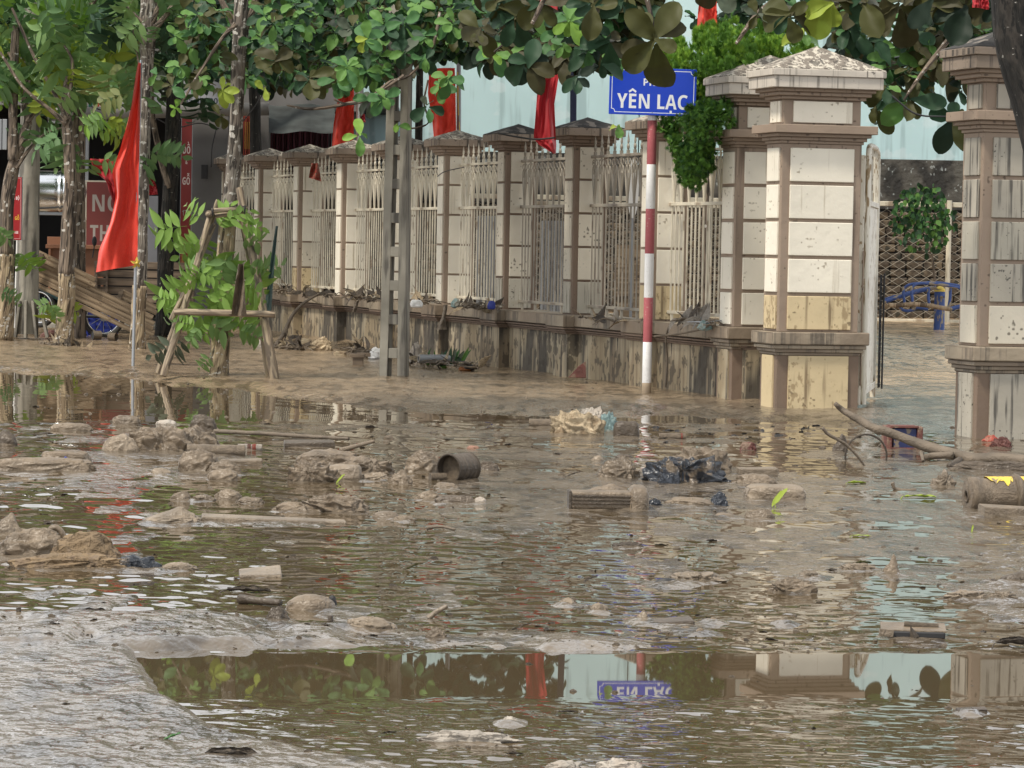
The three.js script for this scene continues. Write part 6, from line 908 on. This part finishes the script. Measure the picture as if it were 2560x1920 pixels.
{ // yellow cylinder
  const q = spot(2412, 2640, 1180, 1276, 0.3), R = q.h * 0.5, L = q.w * 0.97, t = thing('gas_cylinder', 'mud smeared yellow cylinder with a hollow end lying at the right edge', 'cylinder', q.p.clone().add(v3(0.0, R * 0.72, 0)), 0.2);
  const pr = [[0.30, 0], [0.86, 0.0], [0.98, 0.03], [1.0, 0.08], [0.98, 0.12], [0.9, 0.15], [0.92, 0.22], [0.97, 0.3], [0.98, 0.6], [1, 1]].map(([r, y]) => new THREE.Vector2(r * R, (y - 0.5) * L)); mesh('drum', T(new THREE.LatheGeometry(pr, 40), 0, 0, 0, 0, 0, -Math.PI / 2), M.mud, t);
  const patch = (z0, z1, rr, a0, a1) => sheet(14, 22, (u, v) => { const x = lerp(z0, z1, v), e = sm(0, 0.12, v) * sm(1, 0.88, v), an = lerp(lerp(1.57, a0 + 0.35 * N3(v * 7, 1.3) + 0.2 * N3(v * 19, 4.1), e), lerp(1.6, a1 + 0.5 * N3(v * 6, 7.7) + 0.25 * N3(v * 17, 2.2), e), u); return v3(x * L, Math.sin(an) * R * rr, Math.cos(an) * R * rr); });
  mesh('paint_patch', patch(-0.30, 0.03, 1.01, 0.85, 2.3), M.yellow, t); mesh('paint_patch', patch(0.10, 0.46, 1.03, 0.7, 2.4), M.yellow, t); mesh('paint_patch', patch(0.085, 0.10, 1.03, 0.1, 0.9), M.yellow, t);
  mesh('blue_band', T(new THREE.TorusGeometry(R * 0.995, 0.009, 8, 40, 1.5), L * 0.055, 0, 0, 0, Math.PI / 2, 0.5), M.bluePlastic, t); mesh('ring', T(new THREE.TorusGeometry(R * 0.97, 0.018, 10, 40), L * 0.07, 0, 0, 0, Math.PI / 2, 0), M.mud, t); mesh('bore', T(new THREE.CylinderGeometry(R * 0.31, R * 0.31, 0.16, 24, 1, true), -L / 2 + 0.08, 0, 0, 0, 0, Math.PI / 2), M.black, t); mesh('end_plate', T(new THREE.CircleGeometry(R * 0.31, 24), -L / 2 + 0.15, 0, 0, 0, -Math.PI / 2, 0), M.black, t);
  mesh('ring', T(new THREE.TorusGeometry(R * 0.3, 0.008, 8, 24), -L / 2, 0, 0, 0, Math.PI / 2, 0), M.mud, t); heap(q, 0.016); }
lump('mud_lump', 'smooth lump of mud against the yellow cylinder', 'lump', 2478, 2532, 1238, 1270, M.mud, { fold: 0.02, rough: 0.06, mound: 0 });
plank('plank', 'broken muddy plank in front of the yellow cylinder', 'plank', 2455, 2590, 1256, 1290, M.mudPale, { th: 0.05, dp: 0.14, tilt: -0.04 });
lump('paper_scrap', 'crumpled pale paper left of the yellow cylinder', 'paper', 2328, 2392, 1182, 1218, M.mudPale, { fold: 0.3, fx: 2, fy: 4, peak: 0.5 }); stick('stick', 'curved stick between the yellow leaf and the crumpled paper', 'stick', [[2231, 1206, 0.04], [2238, 1222, 0.02], [2262, 1226, 0.01], [2290, 1225, 0.01]], [0.010, 0.008], M.mud, { base: 1228 });
fallen('bright green leaf lying flat left of the yellow cylinder', 2264, 2342, 1218, 1249, LM.lime, { curl: 0.5 }); fallen('green leaf standing upright on the slotted tray', 1918, 1982, 1216, 1268, LM.lime, { turn: 0.9, rise: 1.6 }); fallen('yellowed leaf with a dark tip floating near the right', 2120, 2166, 1190, 1213, LM.lime, { curl: 0.9 }); fallen('small yellow green leaf standing in front of the middle cluster', 838, 864, 1182, 1210, LM.lime, { rise: 1.2, turn: 0.7 }); fallen('curled olive leaf in the water right of the centre', 1014, 1050, 1394, 1427, LM.olive, { rise: 0.6, curl: 1.2 }); fallen('thin yellow leaf floating right of centre', 2132, 2182, 1330, 1342, LM.lime, { curl: 0.4 }); fallen('small yellow leaf tip upright below the yellow cylinder', 2424, 2438, 1310, 1334, LM.lime, { rise: 1.5, turn: 1.2 }); fallen('drooping green leaf on the muddy lump at the right', 2140, 2180, 1392, 1412, LM.olive, {});
fallen('dark curled leaf right of the centre beyond the appliance housing', 1412, 1452, 1174, 1195, M.deadLeaf, { rise: 0.9 }); fallen('dark upright leaf with a pale stalk in mid water', 1456, 1496, 1430, 1457, M.deadLeaf, { rise: 0.7, turn: 0.5 }); lump('log', 'short dark piece of bark floating right of centre', 'driftwood', 1530, 1610, 1351, 1369, M.deadLeaf, { fold: 0.2, deep: 0.3 });
lump('plastic_scrap', 'flat black piece lying on a pale mud patch right of centre', 'plastic scrap', 1636, 1700, 1443, 1462, M.black, { fold: 0.05, deep: 0.4, rough: 0.1 }); lump('plastic_sheet', 'pale crumpled sheet beside the flat black piece', 'plastic sheet', 1670, 1816, 1428, 1458, M.mudPale, { fold: 0.3, fx: 4, fy: 4, rough: 0.1 });
fallen('dark curled leaf floating left of the muddy sack mouth', 566, 676, 1458, 1484, M.deadLeaf, { curl: 1.2 }); stick('stick', 'dark mud coated stick floating left of the sack mouth', 'stick', [[598, 1498, 0.015], [650, 1502, 0.015], [702, 1507, 0.015]], [0.016, 0.010], M.mudDark);
lump('sack', 'smooth half sunk sack with a dark open mouth in the near mud', 'sack', 712, 838, 1480, 1526, M.mud, { fold: 0.03, rough: 0.06, fy: 3 }); lump('sack_mouth', 'dark frayed mouth at the right end of the half sunk sack', 'sack', 820, 842, 1482, 1516, M.black, { fold: 0.1, mound: 0 });
lump('shoe', 'laced muddy shoe left of the half sunk sack', 'shoe', 660, 722, 1517, 1556, M.mudDark, { fold: 0.2, fx: 6, fy: 2, peak: 0.2 }); stick('stick', 'short dark stump of a stick in the near mud', 'stick', [[826, 1553, 0.01], [826, 1538, 0.05]], [0.010, 0.008], M.mudDark, { base: 1553 });
lump('mud_lump', 'ridged hump of mud and leaves in the centre of the near mud bank', 'lump', 1062, 1116, 1568, 1602, M.mud, { fold: 0.3, fx: 4, fy: 4 }); lump('mud_lump', 'broad hump of mud left of the ridged one', 'lump', 846, 990, 1540, 1580, M.mudPale, { fold: 0.16, rough: 0.16 }); stick('stick', 'mud coated twig sloping out of the water near the centre', 'stick', [[1070, 1546, 0.01], [1090, 1530, 0.03], [1118, 1515, 0.06]], [0.009, 0.007], M.mudPale, { base: 1546 });
fallen('grey winged leaf at the right end of the near mud bank', 1272, 1330, 1551, 1581, M.mud, { rise: 0.9, curl: 1.2 }); lump('mud_lump', 'first of two pale lumps right of centre', 'lump', 1398, 1438, 1491, 1514, M.mudPale, { fold: 0.12, detail: 9 }); lump('mud_lump', 'second shell like lump right of centre', 'lump', 1472, 1521, 1504, 1531, M.mudPale, { fold: 0.22, detail: 10 });
plank('plank', 'broken thin board with a dark edge right of the shell like lump', 'board', 1606, 1734, 1544, 1564, M.mudDark, { th: 0.018, tilt: 0.09, dp: 0.1 }); lump('foam_piece', 'pale torn foam at the left end of the broken thin board', 'foam', 1590, 1622, 1527, 1556, M.mudPale, { fold: 0.2, peak: 0.4 });
for (const [a, b, c, e, l] of [[1770, 1794, 1541, 1556, 'tiny lump right of the broken board'], [1738, 1766, 1567, 1586, 'tiny round lump beyond the calm water'], [1940, 1972, 1544, 1562, 'small dark lump between board and casing'], [1700, 1728, 1564, 1576, 'little flat lump beside the tiny round one']]) lump('mud_lump', l, 'lump', a, b, c, e, M.mud, { fold: 0.2, detail: 8 });
lump('mud_lump', 'crumpled muddy heap like wet cloth right of centre', 'cloth', 1928, 2042, 1443, 1484, M.mud, { fold: 0.34, fx: 3, fy: 4 }); lump('driftwood', 'dark rough bark piece above the crumpled heap', 'driftwood', 1996, 2052, 1424, 1445, M.deadLeaf, { fold: 0.16 }); lump('mud_lump', 'pale mud patch left of the upright stump', 'lump', 2100, 2196, 1407, 1428, M.mudPale, { fold: 0.24, rough: 0.1 }); lump('wood_stump', 'small upright muddy stump right of the pale mud patch', 'stump', 2208, 2250, 1406, 1438, M.mud, { fold: 0.12, peak: 0.9 });
lump('mud_lump', 'dark round lump near the right edge', 'lump', 2470, 2500, 1443, 1462, M.deadLeaf, { fold: 0.12, detail: 8 }); lump('driftwood', 'dark sloping wood piece cut by the right edge', 'driftwood', 2506, 2590, 1432, 1458, M.mudDark, { fold: 0.1, peak: 0.3 }); lump('plastic_sheet', 'pale crumpled sheet floating at the right', 'plastic sheet', 2366, 2480, 1474, 1500, M.mudPale, { fold: 0.3, fx: 4, fy: 4, rough: 0.1 }); lump('plastic_sheet', 'smaller pale crumpled sheet at the right edge', 'plastic sheet', 2466, 2550, 1476, 1502, M.mudPale, { fold: 0.3, fx: 4, fy: 4, rough: 0.1 });
{ const q = spot(2200, 2372, 1560, 1596, 0.4), t = thing('broken_casing', 'broken dark plastic casing floating at the right above the calm water', 'casing', q.p, -0.08); mesh('shell', T(box(q.w * 0.8, q.h * 0.5, 0.09, 0.006), q.w * 0.06, q.h * 0.25, 0), M.black, t); mesh('tray', T(box(q.w * 0.95, 0.008, 0.12, 0.002), 0, q.h * 0.62, -0.02, 0.1), M.mud, t); mesh('left_flap', T(box(q.w * 0.22, q.h * 0.5, 0.006, 0.001), -q.w * 0.4, q.h * 0.4, 0.06, 0, 0.3, -0.1), M.mudPale, t); mesh('splinter', T(new THREE.ConeGeometry(0.016, q.h * 0.9, 4), -q.w * 0.02, q.h * 0.5, 0.05, 0, 0, 0.35), M.mudDark, t); mesh('roller', T(new THREE.CylinderGeometry(0.009, 0.009, q.w * 0.5, 10), q.w * 0.12, q.h * 0.8, -0.02, 0, 0, Math.PI / 2 - 0.05), M.mud, t); heap(q, 0.008); }
fallen('large dark shell like leaf at the right edge above the calm water', 2494, 2590, 1574, 1620, M.deadLeaf, { curl: 1.3 }); plank('stick', 'thin dark wooden stick floating at the right below the calm water', 'stick', 2394, 2468, 1774, 1785, M.deadLeaf, { th: 0.012, dp: 0.03 });
stick('stake', 'short upright stake in the mud at the left edge', 'stake', [[48, 1552, 0.005], [46, 1518, 0.05]], [0.007, 0.008], M.mudDark, { base: 1552 }); fallen('curled dead leaf in the shining mud at the left', 172, 278, 1512, 1540, M.deadLeaf, { curl: 1.3 }); fallen('green and dark leaf standing in the puddle at the lower left', 390, 450, 1828, 1863, LM.green, { rise: 1.1 }); fallen('large dark wrinkled leaf lying at the bottom left', 508, 656, 1856, 1903, M.deadLeaf, { curl: 1.4 }); fallen('small black curled leaf in the pebbly mud at the lower left', 100, 136, 1793, 1809, M.deadLeaf, { curl: 1.2 });
fallen('black ribbed leaf scrap floating at the bottom centre', 952, 994, 1810, 1837, M.deadLeaf, { curl: 1.5, rise: 0.2 }); fallen('dark leaf floating below the calm water right of centre', 1396, 1446, 1769, 1785, M.deadLeaf, {}); fallen('black leaf floating at the bottom right of centre', 1266, 1310, 1875, 1889, M.deadLeaf, {});
lump('foam_piece', 'long pale curl of froth and mud at the bottom centre', 'froth', 1050, 1290, 1824, 1856, M.foam, { fold: 0.3, fx: 3, fy: 4, rough: 0.1, deep: 0.25, mound: 0.004 }); lump('foam_piece', 'small pale froth lump right of centre below the calm water', 'froth', 1254, 1296, 1788, 1810, M.foam, { fold: 0.2, detail: 9 }); lump('foam_piece', 'pale froth and mud at the bottom edge left of the red reflection', 'froth', 1362, 1470, 1900, 1932, M.foam, { fold: 0.3, rough: 0.1 }); lump('foam_piece', 'larger pale mound of froth at the bottom edge', 'froth', 1486, 1612, 1896, 1936, M.foam, { fold: 0.3, rough: 0.1 });
// rubbish at the wall foot and on the ledge
const wallLump = (name, label, cat, x0, x1, y0, y1, d, m, o = {}) => { const s = S(d), b = D((x0 + x1) / 2, y1, d), g = lumpG((x1 - x0) / s, (y1 - y0) / s, (x1 - x0) / s * 0.5, { seed: x0 * 0.03, detail: 10, ...o }); const q = mesh(name, g, m); q.position.copy(b); tag(q, label, cat); return q; };
wallLump('plastic_jug', 'cream plastic container lying at the wall foot among litter', 'container', 738, 780, 846, 868, 36.4, M.netBag, { fold: 0.08, square: 2 }); wallLump('plastic_bag', 'wrinkled cream plastic bag at the wall foot right of the container', 'plastic bag', 776, 832, 843, 872, 36.0, M.netBag, { fold: 0.3, fx: 2, fy: 7 }); wallLump('cardboard_piece', 'dark folded card leaning at the wall foot', 'cardboard', 722, 752, 838, 856, 36.6, M.mudDark, { square: 2 }); wallLump('carton', 'cream torn carton in the mud left of the wooden stool', 'carton', 834, 866, 878, 893, 34.6, M.netBag, { square: 3, fold: 0.05 });
wallLump('plastic_bag', 'white plastic bag with a red print just left of the concrete pole', 'plastic bag', 922, 958, 868, 892, 33.6, M.white, { fold: 0.25 }); wallLump('plastic_bag', 'torn cream plastic sheet standing just right of the concrete pole', 'plastic bag', 1020, 1058, 864, 902, 32.8, M.foam, { fold: 0.2, peak: 0.5 }); wallLump('food_box', 'pale tub lying at the wall foot below the cream plastic sheet', 'tub', 1016, 1036, 880, 902, 32.4, M.foam, { square: 1, fold: 0.06 }); wallLump('shell', 'pale shell like scrap between the tree stakes and the wall', 'plastic scrap', 636, 692, 844, 870, 36.8, M.foam, { fold: 0.2 });
{ const c = D(895, 918, 32), s = S(32), t = thing('wooden_stool', 'small upside down wooden stump stool in the mud left of the concrete pole', 'stool', c); mesh('seat', T(box(38 / s, 9 / s, 0.12), -2 / s, 29 / s, 0), M.plankDark, t); mesh('post', T(box(26 / s, 26 / s, 0.09), 0, 12 / s, 0), M.plankDark, t); tag(mesh('plank', plate(892, 882, 926, 892, 33, 0.08), M.plankDark), 'dark broken plank lying right of the wooden stump stool', 'plank'); }
wallLump('paper_cup', 'white and red plastic cup lying on the ledge right of the concrete pole', 'cup', 1026, 1056, 749, 764, 33.2, M.white, { square: 1, fold: 0.04 }); wallLump('plastic_bag', 'pale green bag on the ledge right of the hanging rag', 'plastic bag', 1126, 1152, 746, 764, 32.5, M.tealBag, { fold: 0.2 }); wallLump('plastic_bottle', 'small blue bottle behind the railing foot', 'bottle', 1219, 1238, 752, 768, 31.4, M.bluePlastic, { square: 1, fold: 0.02 }); wallLump('plastic_jar', 'round muddy jar standing on the ledge at the second pier', 'jar', 762, 780, 719, 739, 37.6, M.mudPale, { square: 2, fold: 0.02 });
wallLump('plastic_bag', 'clear plastic bag with red print on the ledge left of the sign pole', 'plastic bag', 1532, 1546, 768, 794, 28.6, M.foam, { fold: 0.2 }); wallLump('plastic_bag', 'grey and black plastic on the ledge beside the gate pillar', 'plastic bag', 1744, 1780, 800, 820, 26.4, M.tealBag, { fold: 0.3 });
{ const rag = sheet(8, 22, (u, v) => { const wd = v < 0.55 ? 10 : lerp(10, 22, (v - 0.55) / 0.3), q = D(1114 - 10 * sm(0, 1, v) + (u - 0.5) * wd, 762 + 62 * v, 32.55 - 0.05 * v); q.z += 0.045 * Math.sin(u * 3.1) + 0.03 * N3(u * 4, v * 8); return q; }); tag(mesh('hanging_rag', rag, M.mudPale), 'brown twisted rag hanging over the ledge below the pale green bag', 'rag');
  const rag2 = sheet(6, 16, (u, v) => { const q = D(893 - 8 * v + (u - 0.5) * 10, 752 + 28 * v, 35.0); q.z += 0.04 * Math.sin(u * 3.1) + 0.03 * N3(u * 4, v * 8); return q; }); tag(mesh('hanging_rag', rag2, M.mud), 'small muddy rag hanging over the ledge left of the concrete pole', 'rag'); }
{ const r = rng(71), t = thing('cut_plant', 'uprooted plant with long green leaves lying at the wall foot', 'plant'); const g = leaflet(1, 0.24, 0.35); for (let i = 0; i < 22; i++) { const u = r(), p = D(lerp(1060, 1180, u), 912 - 4 * r(), 31.6), q = mesh('leaf', g, [LM.green, LM.mid, LM.dark, LM.dusty][i % 4], t); q.position.copy(p); q.scale.setScalar((34 + 22 * r()) / S(31.6)); q.rotation.set(-0.5 + r(), r() * 2 - 1, -1.9 + 3.6 * r() * 0.6 + (u > 0.8 ? 1.2 : 0)); }
  const [c2] = [thing('rolled_carpet', 'grey roll with a dark hollow end at the wall foot', 'roll', D(1064, 908, 31.5), 0.35)]; mesh('roll', T(new THREE.CylinderGeometry(0.04, 0.04, 0.3, 18), 0.1, 0.04, -0.05, 0, 0, Math.PI / 2), M.galv, c2); mesh('core', T(new THREE.CircleGeometry(0.022, 16), -0.052, 0.04, -0.05, 0, -Math.PI / 2, 0), M.black, c2); mesh('end_ring', T(new THREE.TorusGeometry(0.03, 0.008, 6, 18), -0.05, 0.04, -0.05, 0, Math.PI / 2, 0), M.foam, c2); }
wallLump('orange_scrap', 'orange plastic scrap in the mud right of the uprooted plant', 'plastic scrap', 1146, 1186, 912, 924, 31, mat({ color: lin(0.36, 0.13, 0.03), roughness: 0.5 }), { fold: 0.1 }); wallLump('black_scrap', 'black scrap beside the orange one below the wall', 'plastic scrap', 1162, 1198, 909, 920, 30.8, M.black, { fold: 0.1 });
tag(mesh('broken_tile', (() => { const sh = new THREE.Shape(); sh.moveTo(-0.1, 0); sh.lineTo(0.04, 0); sh.lineTo(0.035, 0.13); sh.lineTo(-0.02, 0.09); sh.closePath(); return T(new THREE.ExtrudeGeometry(sh, { depth: 0.03, bevelSize: 0.004, bevelThickness: 0.004 }), ...D(1452, 944, 28.6).toArray(), -0.1); })(), M.rustRed), 'triangular reddish tile fragment leaning at the wall foot', 'tile');
{ // small stones, crumbs and scraps
  const r = rng(17), flake = lumpG(1, 0.34, 0.9, { seed: 4.4, detail: 4, fold: 0.2, rough: 0.5 }), scrap = T(almondLeaf(1, 0.5, 0.3, 0.5, 2), 0, 0.05, 0.5, -Math.PI / 2);
  const st = (name, label, n, x0, x1, y0, y1, s0, s1, m, g = flake) => { const im = new THREE.InstancedMesh(g, m, n), M4 = new THREE.Matrix4(); for (let i = 0; i < n; i++) { let y = lerp(y0, y1, r()); if (y > 1632 && y < 1765 && r() < 0.9) y = 1560 + r() * 60; const p = W(lerp(x0, x1, r()), y, 0), k = lerp(s0, s1, Math.pow(r(), 2.5)) / S(-p.z); p.y = Math.max(0, mudHeight(p.x, -p.z)) - k * 0.05; M4.compose(p, new THREE.Quaternion().setFromEuler(new THREE.Euler((r() - 0.5) * 0.5, r() * 6.28, (r() - 0.5) * 0.6)), v3(k, k * (0.5 + 0.6 * r()), k * (0.5 + 0.5 * r()))); im.setMatrixAt(i, M4); } im.name = numbered(name); im.castShadow = im.receiveShadow = true; scene.add(im); tag(im, label, 'debris', null, 'stuff'); };
  crumbs = () => { st('mud_crumbs', 'small crumbs of mud scattered over the water and mud', 800, -100, 2660, 1065, 1900, 5, 24, M.mudPale); st('mud_bubbles', 'pale bubbles and crumbs on the far water', 260, -100, 1500, 930, 1060, 4, 14, M.mudPale); st('leaf_litter', 'dark bits of leaf and twig scattered in the mud', 380, -100, 2660, 1000, 1880, 10, 48, M.deadLeaf, scrap); st('black_scraps', 'black plastic scraps strewn on the mud right of the faceted box', 46, 1630, 2060, 1062, 1112, 14, 46, M.blackBag, scrap); };
}
buildGround();
crumbs();
renderer.render(scene, camera);
